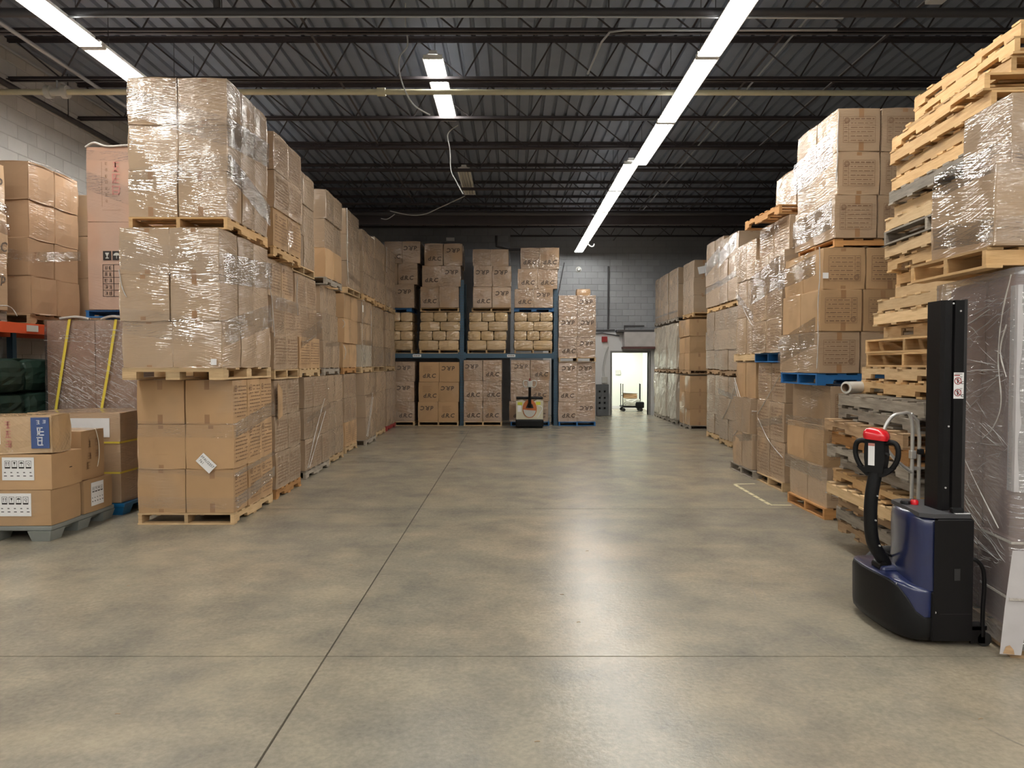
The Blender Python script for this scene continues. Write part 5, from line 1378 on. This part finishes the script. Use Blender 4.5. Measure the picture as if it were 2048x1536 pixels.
kw.add([(-.105 + .04 * math.cos(PI * a / 8), yy - .0015, .655 + .035 * math.sin(PI * a / 8)) for a in range(9)], [tuple(range(9))]); kw.bar(-.105, .655, -.105, .618, .006, yy - .0015)
for x in (-.01, .03): kw.bar(x, .625, x, .675, .012, yy - .0015); kw.add([(x - .016, yy - .0015, .672), (x + .016, yy - .0015, .672), (x, yy - .0015, .695)], [(0, 1, 2)])
kw.bar(-.03, .618, .05, .618, .008, yy - .0015)
kw.obj('symbol_shapes', M['light_grey'], t1)
k2 = MB()
for k in range(6): k2.bar(-.275, .16 + k * .077, .06, .16 + k * .077, .006, yy - .001)
for x in (-.275, -.145, .06): k2.bar(x, .157, x, .548, .006, yy - .001)
rn = random.Random(6)
for k in range(5):
    for q in (-.235, -.185): glyph(k2, q, .198 + k * .077, .042, yy - .001, rn)
k2.obj('printed_table', M['black_ink'], t1)
k3 = MB(); rn = random.Random(9)
for k in range(3): glyph(k3, -.10, .66 - k * .14, .12, yy - .001, rn)
k3.obj('red_characters', M['red_ink'], t2)
k4 = MB()
for k in range(7): glyph(k4, -.215, .70 - k * .075, .035, yy - .001, rn)
k4.bar(-.27, .72, -.27, .18, .004, yy - .001); k4.bar(-.27, .14, -.05, .14, .004, yy - .001)
k4.obj('printed_characters', M['ink'], t2)
tw = MB(); rnd = random.Random(2)
film_band(tw, [(-5.165, 8.676, 3.9, 0, -1), (-4.25, 8.676, 3.55, 0, -1)], .22, rnd, .01); film_band(tw, [(-5.165, 8.676, 4.2, 0, -1), (-4.25, 8.676, 4.15, 0, -1)], .12, rnd, .01)
two = tw.obj('stretch_wrap', M['film']); tag(two, 'clear film strips over the two tall printed cartons', 'stretch wrap')
MB().tube(bez([(-5.16, 8.67, 4.29), (-5.05, 8.66, 4.34), (-4.9, 8.67, 4.30), (-4.6, 8.66, 4.31), (-4.3, 8.67, 4.295)]), .014, 6).obj('film_rope', M['film_rope'], two)
pr = MB().tube(bez([(-5.62, 9.95, 2.3), (-5.63, 9.95, 2.9), (-5.61, 9.94, 3.1), (-5.63, 9.95, 3.6), (-5.62, 9.95, 3.95)]), .06, 8).obj('film_roll', M['film_rope']); tag(pr, 'upright bunched film roll in the gap beside the tall printed carton', 'film')

# blue tub pallet with three strapped, film-wrapped boxes
tb = empty('tub_pallet', (-4.80, 8.16, 0)); tag(tb, 'blue plastic pallet with tapered feet under the boxes with yellow bands', 'pallet')
MB().bevbox(-.53, .53, -.38, .38, .09, .132, .008).obj('deck', M['blue_plastic'], tb)
for x in (-.42, 0, .42):
    for y in (-.28, .28):
        f_ = MB(); a, b = .10, .075
        f_.add([(x - b, y - b, 0), (x + b, y - b, 0), (x + b, y + b, 0), (x - b, y + b, 0), (x - a, y - a, .0895), (x + a, y - a, .0895), (x + a, y + a, .0895), (x - a, y + a, .0895)], [(0, 3, 2, 1), (4, 5, 6, 7), (0, 1, 5, 4), (1, 2, 6, 5), (2, 3, 7, 6), (3, 0, 4, 7)])
        f_.obj('foot', M['blue_plastic'], tb)
for k, zz in enumerate((.136, .470, .804)):
    o = carton(f"film-wrapped box, {LAYER[3][k]} of the three banded boxes on blue plastic pallet", -4.82, 8.15, zz, 1.02, .72, .33, 'kraft_film2', name='banded_box', tape=False, v=1)
    MB().box(-.08 if k < 2 else -.28, .20 if k < 2 else .40, -.372, -.3695, .06, .27).obj('paper_label', M['paper'], o)
    if k: 
        MB().box(-.517, .517, -.377, -.3725, -.008, .012).box(.5125, .517, -.377, .36, -.008, .012).obj('yellow_band', M['strap'], o)

# grey plastic pallet with the big cartons in the left foreground
gp = empty('plastic_pallet', (-4.93, 7.16, 0)); tag(gp, 'grey plastic pallet under the labelled cartons at the left edge', 'pallet')
MB().bevbox(-.60, .60, -.53, .53, .10, .148, .012).obj('deck', M['grey_plastic'], gp)
for x in (-.49, 0, .49):
    for y in (-.43, 0, .43):
        f_ = MB(); a, b = .11, .085
        f_.add([(x - b, y - b, 0), (x + b, y - b, 0), (x + b, y + b, 0), (x - b, y + b, 0), (x - a, y - a, .0995), (x + a, y - a, .0995), (x + a, y + a, .0995), (x - a, y + a, .0995)], [(0, 3, 2, 1), (4, 5, 6, 7), (0, 1, 5, 4), (1, 2, 6, 5), (2, 3, 7, 6), (3, 0, 4, 7)])
        f_.obj('foot', M['grey_plastic'], gp)
MB().box(.44, .53, -.33, -.10, .06, .0995).box(.44, .53, .10, .33, .06, .0995).obj('side_rail', M['grey_plastic'], gp)
def ship_label(par, w, h, loc, rot, small=False):
    o = MB().box(-w / 2, w / 2, -.0015, 0, -h / 2, h / 2).obj('shipping_label', M['paper'], par, loc, rot)
    k = MB(); y = -.0022
    for i in range(4):
        x = -w * .33 + i * w * .22; s_ = w * .085; zc = h * .20
        for (x0, x1, z0, z1) in ((-s_, s_, s_ * 1.15, s_ * 1.3), (-s_, -s_ * .86, -s_ * 1.0, s_ * 1.2), (s_ * .86, s_, -s_ * 1.0, s_ * 1.2), (-s_, s_, -s_ * 1.55, -s_)): k.rect(x + x0, x + x1, zc + z0, zc + z1, y)
        if i == 0:
            for q in (-.4, .4): k.bar(x + q * s_, zc - s_ * .6, x + q * s_, zc + s_ * .5, s_ * .18, y); k.add([(x + q * s_ - s_ * .28, y, zc + s_ * .4), (x + q * s_ + s_ * .28, y, zc + s_ * .4), (x + q * s_, y, zc + s_ * .9)], [(0, 1, 2)])
        elif i == 1:
            k.add([(x - s_ * .45, y, zc + s_ * .8), (x + s_ * .45, y, zc + s_ * .8), (x + s_ * .1, y, zc), (x - s_ * .1, y, zc)], [(0, 1, 2, 3)]); k.bar(x, zc, x, zc - s_ * .6, s_ * .14, y)
        elif i == 2:
            k.add([(x + s_ * .7 * math.cos(PI * a / 8), y, zc + s_ * .25 + s_ * .55 * math.sin(PI * a / 8)) for a in range(9)], [tuple(range(9))]); k.bar(x, zc + s_ * .2, x, zc - s_ * .6, s_ * .12, y)
        else:
            k.ring(x, zc + s_ * .2, s_ * .5, s_ * .16, y, 10); k.bar(x + s_ * .1, zc - s_ * .3, x + s_ * .4, zc - s_ * .7, s_ * .2, y)
    for r_ in range(2):
        for i in range(5): k.rect(-w * .44 + i * w * .2, -w * .44 + i * w * .2 + w * (.09 if r_ else .06), -h * (.16 + .15 * r_) - h * .018, -h * (.16 + .15 * r_) + h * .018, y)
    k.obj('printed_symbols', M['black_ink'], o)
    return o
b1 = carton('long labelled carton at the bottom of the left foreground pile', -4.93, 6.86, .150, 1.20, .46, .335, 'kraft', name='labelled_carton', tape=False, v=0)
b2 = carton('long labelled carton in the middle of the left foreground pile', -4.92, 6.87, .488, 1.20, .47, .335, 'kraft', name='labelled_carton', tape=False, v=0)
ship_label(b1, .30, .215, (.27, -.2355, .20), (0, 0, 0)); ship_label(b2, .30, .215, (.29, -.2405, .20), (0, 0, 0))
MB().box(.6095, .6105, .02, .06, .175, .183).obj('hand_slot', M['black_ink'], b2)
b3 = carton('crinkled carton with blue printed tape on top of left foreground pile', -5.00, 6.775, .828, 1.38, .28, .350, 'kraft_crinkle', rz=.0, name='taped_carton', tape=False, v=2)
b3.rotation_euler = (0, math.radians(-.8), .0)
bt = MB().box(.505, .675, -.1545, -.1505, .045, .335).obj('blue_tape', M['blue_tape'], b3)
bg = MB(); rn = random.Random(31)
for k, (x, z_, s_) in enumerate(((.59, .115, .085), (.59, .205, .085), (.575, .29, .04), (.63, .295, .035))): glyph(bg, x, z_, s_, -.1552, rn)
bg.obj('white_characters', M['white_ink'], bt)
bl = MB().box(.09, .215, -.1545, -.1505, .09, .27).obj('shipping_label', M['paper'], b3)
kk = MB()
for k in range(5): kk.rect(.11, .195 - .02 * (k % 2), .115 + k * .03, .122 + k * .03, -.1552)
kk.rect(.14, .19, .235, .262, -.1552)
kk.obj('printed_symbols', M['black_ink'], bl)
rk_ = MB()
for k in range(3): glyph(rk_, .29, .09 + k * .09, .07, -.1515, rn)
rk_.obj('red_characters', M['red_ink'], b3)
b4 = carton('carton with a slanted label at the rear corner of the grey pallet', -4.60, 7.38, .150, .56, .50, .335, 'kraft', name='labelled_carton', tape=False, v=0)
ship_label(b4, .22, .24, (.2865, -.03, .18), (0, 0, PI / 2))
b5 = carton('upright carton with grey print and a white string, rear corner', -4.60, 7.345, .489, .50, .40, .50, 'kraft', name='upright_carton', tape=False, v=0)
g5 = MB(); rn = random.Random(44)
for (x, z_) in ((-.07, .36), (-.07, .24), (.06, .37), (.06, .25), (-.09, .14)): glyph(g5, x, z_, .075, -.2575, rn)
g5.obj('grey_characters', M['tape'], b5, (0, 0, 0), (0, 0, PI / 2))
MB().tube(bez([(.257, .02, .508), (.268, .03, .49), (.268, .075, .36), (.268, .08, .22), (.266, .05, .11)]), .004, 6).obj('string', M['rope'], b5)

# ================================================================= BLUE PALLET STACKER
st = empty('pallet_stacker', (2.5, 4.5, 0)); tag(st, 'dark blue and black electric pallet stacker with tall mast and red-topped tiller', 'stacker')
ox, oy = 2.5, 4.5
def loft(rings, name, mat, parent, smooth=True, cap_top=True, cap_bot=True):
    n = len(rings[0]); vs = [v for r in rings for v in r]; mb = MB()
    mb.add(vs, [(i * n + k, i * n + (k + 1) % n, (i + 1) * n + (k + 1) % n, (i + 1) * n + k) for i in range(len(rings) - 1) for k in range(n)], smooth)
    if cap_bot: mb.add(rings[0], [tuple(range(n))])
    if cap_top: mb.add(rings[-1], [tuple(range(n))])
    return mb.obj(name, mat, parent)
def inset(p, d, c):
    q = Vector((p[0] - c[0], p[1] - c[1])); l = q.length
    return (c[0] + q.x * (1 - d / l), c[1] + q.y * (1 - d / l))
plan = [(2.50, 4.150), (2.44, 4.152), (2.395, 4.166), (2.36, 4.195), (2.33, 4.245), (2.308, 4.31), (2.294, 4.39), (2.287, 4.47), (2.285, 4.55), (2.288, 4.63), (2.296, 4.70),
        (2.312, 4.77), (2.337, 4.83), (2.37, 4.87), (2.41, 4.90), (2.45, 4.915), (2.50, 4.92)]
plan = [(x - ox, y - oy) for x, y in plan]
cen = (0.02, .035)
def zb(p):      # the black skirt rises towards the back of the truck
    t = max(0, min(1, (p[0] + .07) / -.13)); t = t * t * (3 - 2 * t)
    return .175 + .185 * t
ring = lambda d, zf: [(*inset(p, d, cen), zf(p)) for p in plan]
loft([ring(.03, lambda p: .03), ring(.004, lambda p: .055), ring(0, lambda p: .09), ring(-.004, lambda p: zb(p) - .012), ring(0, lambda p: zb(p)), ring(.012, lambda p: zb(p) + .002)], 'skirt', M['black'], st)
topz = lambda p: zb(p) * .12 + .325
loft([ring(.006, lambda p: zb(p) + .001), ring(.003, lambda p: max(zb(p) + .004, topz(p) - .03)), ring(.008, lambda p: max(zb(p) + .006, topz(p) - .010)), ring(.022, lambda p: topz(p) + .001), ring(.05, lambda p: topz(p) + .004), ring(.2, lambda p: topz(p) + .006)], 'deck_cover', M['navy'], st)
# black side body that carries the mast
MB().bevbox(2.475 - ox, 2.715 - ox, 4.142 - oy, 4.93 - oy, .035, .33, .012).bevbox(2.50 - ox, 2.715 - ox, 4.142 - oy, 4.60 - oy, .3305, .765, .012).box(2.482 - ox, 2.712 - ox, 4.1408 - oy, 4.1435 - oy, .045, .755).obj('side_body', M['black_steel'], st)
MB().box(2.60 - ox, 2.635 - ox, 4.1380 - oy, 4.1407 - oy, .40, .47).obj('latch_recess', M['rubber'], st)
MB().box(2.52 - ox, 2.705 - ox, 4.1395 - oy, 4.1407 - oy, .20, .202).obj('panel_seam', M['rubber'], st)
# tall battery cover
pc_ = [(2.60, 4.150), (2.52, 4.152), (2.475, 4.160), (2.440, 4.180), (2.418, 4.215), (2.408, 4.265), (2.408, 4.33), (2.416, 4.40), (2.432, 4.48), (2.455, 4.56), (2.485, 4.63), (2.52, 4.68), (2.60, 4.70)]
pc_ = [(x - ox, y - oy) for x, y in pc_]; cc = (.06, -.06)
rg = lambda d, zf: [(*inset(p, d, cc), zf) for p in pc_]
loft([rg(-.006, .335), rg(-.004, .40), rg(.004, .52), rg(.0, .64), rg(.002, .71), rg(.008, .745), rg(.022, .768), rg(.045, .778)], 'battery_cover', M['navy'], st)
MB().prism([(-.085, -.31), (-.02, -.352), (.19, -.356), (.213, -.33), (.213, .10), (.05, .14), (-.03, .10)], .7665, .792, 'z').obj('top_panel', M['top_grey'], st)
for (x, y, r) in ((-.015, -.04, .03),): MB().tube([(x, y, .79), (x, y, .805), (x, y, .812)], [r, r, r * .8], 14).obj('charge_dial', M['black'], st)
MB().tube([(.03, -.06, .79), (.03, -.06, .812), (.03, -.06, .822)], [.022, .024, .016], 14).obj('emergency_button', M['red'], st)
MB().bevbox(.10, .17, -.335, -.30, .793, .822, .006).obj('lift_lever', M['black'], st)
MB().box(.11, .20, -.352, -.325, .7925, .7935).obj('paper_label', M['paper'], st)
# mast
mp = [(2.575, 4.41), (2.575, 4.275), (2.588, 4.252), (2.628, 4.250), (2.632, 4.264), (2.640, 4.264), (2.645, 4.246), (2.700, 4.246), (2.712, 4.258), (2.712, 4.41)]
mast = MB().prism([(x - ox, y - oy) for x, y in mp], .70, 2.055, 'z').obj('mast', M['black_steel'], st)
MB().prism([(2.700 - ox, 4.2455 - oy), (2.718 - ox, 4.2455 - oy), (2.718 - ox, 4.40 - oy), (2.713 - ox, 4.40 - oy), (2.713 - ox, 4.2625 - oy), (2.705 - ox, 4.2445 - oy)], .72, 2.06, 'z').obj('mast_rail', M['rubber'], st)
ml = MB().box(-.030, .030, -.0012, 0, -.078, .078).obj('safety_label', M['paper'], st, (2.672 - ox, 4.2455 - oy, 1.545))
rr = MB()
for zc in (.028, -.042):
    rr.ring(-.006, zc, .022, .0045, -.0020, 18); rr.bar(-.021, zc + .015, .009, zc - .015, .0045, -.0020)
rr.rect(-.028, .006, .058, .064, -.0020)
rr.obj('warning_circles', M['alarm'], ml)
bb = MB()
for zc in (.028, -.042):
    bb.rect(-.010, -.003, zc - .014, zc + .008, -.0016); bb.ring(-.006, zc + .012, .004, .004, -.0016, 8); bb.bar(-.003, zc, .007, zc + .006, .003, -.0016)
    bb.rect(.012, .014, zc - .02, zc + .026, -.0016); bb.rect(.005, .022, zc + .024, zc + .026, -.0016)
bb.rect(-.024, .02, .068, .071, -.0016)
bb.obj('warning_figures', M['black_ink'], ml)
for zc in (.022, -.056): mesh_obj('printed_letter', text_mesh('C', .022, extrude=.0003), M['black_ink'], ml, (.021, -.0018, zc - .006), UPRIGHT)
for (x, z_) in ((2.634, 2.035), (2.676, 1.99), (2.618, 1.30), (2.606, .93)):
    yq = 4.2455 if x > 2.64 else 4.2495
    MB().tube([(x - ox, yq - oy, z_), (x - ox, yq - oy - .004, z_)], .0055, 8).obj('screw', M['screw'], st)
# guard tube, load wheel and fork at the load end
MB().tube(bez([(.212, -.33, .52), (.25, -.335, .51), (.285, -.337, .46), (.293, -.338, .36), (.287, -.338, .22), (.287, -.338, .06)], 5), .012, 8).obj('guard_tube', M['black_steel'], st)
MB().box(.215, .31, -.345, -.27, .10, .125).box(.215, .30, -.345, -.33, .02, .12).obj('support_bracket', M['black_steel'], st)
MB().tube([(.297, -.345, .045), (.297, -.305, .045)], .042, 14).obj('load_wheel', M['rubber'], st)
MB().box(.215, .235, -.30, .36, .12, .62).obj('fork_backrest', M['black_steel'], st)
# tiller
tl = MB(); ap = [(-.115, .0, .345), (-.118, 0, .40), (-.155, -.005, .46), (-.203, -.01, .545), (-.222, -.015, .685), (-.220, -.02, .845), (-.196, -.02, .985), (-.193, -.02, 1.03)]
tl.tube(bez(ap, 4), [.040] * 29, 10)
arm = tl.obj('tiller_arm', M['black'], st)
for (x, z_) in ((-.180, .98), (-.204, .845), (-.212, .69), (-.185, .53)): MB().tube([(x, -.055, z_), (x, -.066, z_)], .0055, 8).obj('screw', M['screw'], arm)
MB().bevbox(-.175, -.045, -.075, .075, .335, .40, .02).obj('tiller_base', M['navy'], st)
MB().tube([(-.15, -.05, .39), (-.15, .05, .39)], .030, 12).obj('pivot_bolt', M['black_steel'], st)
MB().tube(bez([(-.12, .03, .47), (-.06, .05, .44), (-.0, .06, .40), (.02, .06, .36)]), .008, 6).obj('tiller_cable', M['rubber'], st)
MB().tube([(-.07, -.15, .36), (-.07, -.15, .40)], [.02, .012], 10).obj('drain_plug', M['black'], st)
gv = MB()
for k in range(4): gv.tube([(-.05 + .022 * k, -.24 + .004 * k, .366), (-.038 + .022 * k, -.205, .368)], .005, 6)
gv.obj('deck_vents', M['black'], st)
for p in ((-.005, -.352, .21), (-.165, -.235, .345)): MB().tube([p, (p[0] - .003, p[1] - .006, p[2])], .008, 8).obj('screw', M['screw'], st)
hd = empty('tiller_head', (-.193, -.02, 1.02), math.radians(-46), st)
MB().prism([(-.050, -.03), (.050, -.03), (.062, .06), (.056, .165), (.03, .20), (-.052, .20), (-.060, .12), (-.060, .06)], -.042, .045, 'y').obj('head_housing', M['black'], hd)
def grip(sx):
    p = [(sx * .05, 0, .155), (sx * .085, 0, .165), (sx * .118, 0, .15), (sx * .128, 0, .10), (sx * .118, 0, .045), (sx * .085, 0, -.01), (sx * .045, 0, -.035), (sx * .03, 0, -.03)]
    return MB().tube(bez(p, 4), .0165, 8)
for sx in (-1, 1): grip(sx).obj('grip_loop', M['black'], hd)
MB().prism([(-.11, .0), (.11, .0), (.05, -.055), (-.05, -.055)], -.03, .03, 'y').obj('lower_yoke', M['black'], hd)
hood = []
for k, (wd, dp, z_) in enumerate(((.070, .060, .178), (.074, .064, .200), (.070, .060, .222), (.055, .048, .240), (.030, .028, .249))):
    hood.append([(wd * math.copysign(abs(math.cos(2 * PI * a / 20)) ** .6, math.cos(2 * PI * a / 20)), dp * math.copysign(abs(math.sin(2 * PI * a / 20)) ** .6, math.sin(2 * PI * a / 20)) - .004,
                  z_ - .10 * (math.cos(2 * PI * a / 20) * wd)) for a in range(20)])
loft(hood, 'belly_switch_hood', M['red'], hd)
hs = MB().box(-.034, .004, -.0445, -.0425, .015, .155).obj('paper_label', M['paper'], hd)
MB().box(-.034, .004, -.0452, -.0446, .138, .155).obj('red_band', M['red_ink'], hs)
MB().tube([(.062, -.02, .09), (.082, -.03, .09)], .010, 8).obj('thumb_switch', M['rubber'], hd)

# ================================================================= HAND TRUCK BEHIND THE STACKER
ht = empty('hand_truck', (2.80, 5.03, 0)); tag(ht, 'silver hand truck with looped D handle standing behind the blue stacker', 'hand truck')
MB().tube(bez([(.045, 0, .10), (.045, 0, .5), (.045, 0, .95), (.042, 0, 1.22), (.020, 0, 1.318), (-.03, 0, 1.322), (-.10, 0, 1.30), (-.155, 0, 1.21), (-.15, 0, 1.10), (-.08, 0, 1.00), (.01, 0, .925), (.045, 0, .90)], 5), .0125, 10).obj('frame_loop', M['aluminium'], ht)
MB().tube([(.105, .02, .10), (.105, .02, 1.15), (.085, .015, 1.27), (.03, 0, 1.32)], .0125, 10).obj('frame_rail', M['aluminium'], ht)
for z_ in (.30, .62, .93): MB().box(.045, .105, .0, .02, z_ - .012, z_ + .012).obj('cross_strap', M['aluminium'], ht)
MB().bevbox(.028, .066, -.02, .02, 1.00, 1.06, .006).obj('clamp', M['aluminium'], ht)
MB().bevbox(.085, .125, -.015, .02, 1.03, 1.07, .008).obj('clamp_knob', M['black'], ht)
for x in (-.13,):
    MB().tube([(x, -.055, .19), (x, -.05, .19), (x, .0, .19), (x, .005, .19)], [.165, .19, .19, .165], 20).obj('tyre', M['rubber'], ht)
    MB().tube([(x, -.060, .19), (x, .01, .19)], .10, 16).obj('wheel_rim', M['light_grey'], ht)
MB().tube([(-.13, -.02, .19), (.11, .02, .19)], .010, 8).obj('axle', M['aluminium'], ht)
MB().box(-.12, .13, -.0, .03, .012, .02).box(-.12, .13, .02, .03, .02, .12).obj('toe_plate', M['aluminium'], ht)

# ================================================================= CREAM PALLET JACK BY THE RACK
pj = empty('electric_pallet_jack', (.455, 18.35, 0)); tag(pj, 'cream electric pallet jack with orange centre parked before the back rack', 'pallet jack')
MB().bevbox(-.36, .36, -.10, .35, .03, .22, .03).obj('base', M['black'], pj)
for x in (-.22, .22): MB().box(x - .08, x + .08, .36, .60, .04, .09).obj('fork', M['black_steel'], pj)
MB().prism([(-.345, .225), (.345, .225), (.35, .70), (.20, .735), (.11, .69), (-.11, .69), (-.20, .735), (-.35, .70)], -.06, .28, 'y').obj('body_cover', M['cream'], pj)
MB().bevbox(-.35, .35, .0, .30, .74, .80, .02).obj('top_tray', M['black'], pj)
n_ = 22
el = lambda rx, rz, zc, a0=0, a1=2 * PI: [(rx * math.cos(a0 + (a1 - a0) * k / n_), zc + rz * math.sin(a0 + (a1 - a0) * k / n_)) for k in range(n_)]
MB().prism(el(.185, .235, .50), -.075, -.0605, 'y').obj('centre_oval', M['jack_orange'], pj)
MB().prism([(p[0], p[1]) for p in el(.165, .215, .50, PI + .1, 2 * PI - .1)], -.088, -.0755, 'y').obj('lower_cowl', M['light_grey'], pj)
MB().prism([(-.10, .52), (.10, .52), (.07, .62), (-.05, .64)], -.083, -.0755, 'y').obj('recess', M['rubber'], pj)
MB().box(-.31, -.22, -.0625, -.0605, .42, .60).obj('paper_label', M['paper'], pj)
MB().tube(bez([(.20, -.064, .27), (.27, -.064, .38), (.32, -.064, .48), (.30, -.064, .56), (.22, -.064, .58)]), .010, 6).obj('coiled_lead', M['paper'], pj)
for (x, z_) in ((-.25, .63), (.22, .64)): MB().box(x - .06, x + .06, -.0625, -.0605, z_ - .04, z_ + .04).obj('warning_sticker', M['jack_lime'], pj)
MB().tube([(.0, -.10, .56), (.0, -.13, .70), (.0, -.16, .95), (.0, -.17, 1.10)], [.05, .038, .034, .036], 8).obj('tiller_arm', M['black'], pj)
MB().bevbox(-.06, .07, -.22, -.13, 1.06, 1.22, .02).obj('tiller_head', M['light_grey'], pj)
for sx in (-1, 1): MB().tube(bez([(sx * .05, -.175, 1.22), (sx * .12, -.175, 1.23), (sx * .165, -.175, 1.20), (sx * .16, -.175, 1.12), (sx * .11, -.175, 1.06), (sx * .05, -.175, 1.08)], 4), .012, 6).obj('grip_loop', M['light_grey'], pj)
MB().tube([(0, -.175, 1.22), (0, -.175, 1.29)], .014, 8).obj('red_button', M['alarm'], pj)

# ================================================================= BY THE DOORWAY
for k in range(2):
    gpn = empty('plastic_pallet', (2.87, 22.62 - .16 * k, 0)); tag(gpn, ['dark grey plastic pallet standing on end against the white board', 'outer dark grey plastic pallet on end beside the doorway'][k], 'pallet')
    holes = [(-.10, z_) for z_ in (.25, .42, .58, .78)] + [(.06, z_) for z_ in (.25, .42, .58, .78)]
    pm = MB(); xs_ = [-.19, -.13, -.07, .03, .09, .19]; zs = [.01, .22, .28, .39, .45, .55, .61, .75, .81, 1.0]
    for a in range(5):
        for b_ in range(9):
            if a in (1, 3) and b_ % 2 == 1: continue
            pm.box(xs_[a], xs_[a + 1], -.05, -.02, zs[b_], zs[b_ + 1])
    pm.obj('panel', M['dark_grey_plastic'], gpn)
    MB().box(-.19, -.15, -.0195, .07, .01, 1.0).box(.15, .19, -.0195, .07, .01, 1.0).box(-.02, .02, -.0195, .07, .01, 1.0).obj('runner', M['dark_grey_plastic'], gpn)
    MB().box(-.14, .14, .055, .07, .01, 1.0).obj('inner_sheet', M['rubber'], gpn)
ct = empty('platform_cart', (4.16, 24.75, 0)); tag(ct, 'dark platform cart with upright posts in the bright side room', 'cart')
MB().bevbox(-.36, .36, -.30, .30, .14, .20, .015).obj('platform', M['black'], ct)
MB().bevbox(.10, .40, -.32, -.28, .12, .34, .04).obj('bumper', M['black'], ct)
for x in (-.30, .30):
    for y in (-.24, .24): MB().tube([(x, y - .02, .065), (x, y + .02, .065)], .062, 12).obj('caster', M['rubber'], ct)
for (x, y) in ((-.33, -.24), (-.33, .24), (.27, -.24), (.33, .24)): MB().tube([(x, y, .20), (x, y, .96)], .014, 8).obj('post', M['black_steel'], ct)
MB().tube([(-.33, -.24, .55), (-.33, .24, .55)], .012, 8).obj('post_rail', M['black_steel'], ct)
rn = random.Random(21)
def lump(name, w, d, h, loc, mat, label, cat, sag):
    return tag(mesh_obj(name, round_box(w, d, h, .05, .03, 7, name, rn, sag), M[mat], None, loc, (0, 0, .1)), label, cat)
lump('folded_sheet', .50, .44, .22, (4.17, 24.70, .202), 'cloth', 'crumpled white sheets lying on the platform cart', 'sheet', .018)
tag(mesh_obj('flattened_carton', round_box(.46, .40, .16, .02, .0, 4, 'flattened_carton', rn, .010), M['kraft'], None, (4.12, 24.76, .455), (0, 0, -.1)), 'torn brown carton on top of the white sheets on the cart', 'box')
tag(mesh_obj('folded_sheet', round_box(.52, .42, .035, .012, .0, 5, 'folded_sheet', rn, .006), M['cloth'], None, (4.10, 24.76, .622), (0, .03, 0)), 'thin white sheet laid over the torn carton on the cart', 'sheet')
# unlit parts of the far roof: small white plate on the back wall edge of the rack
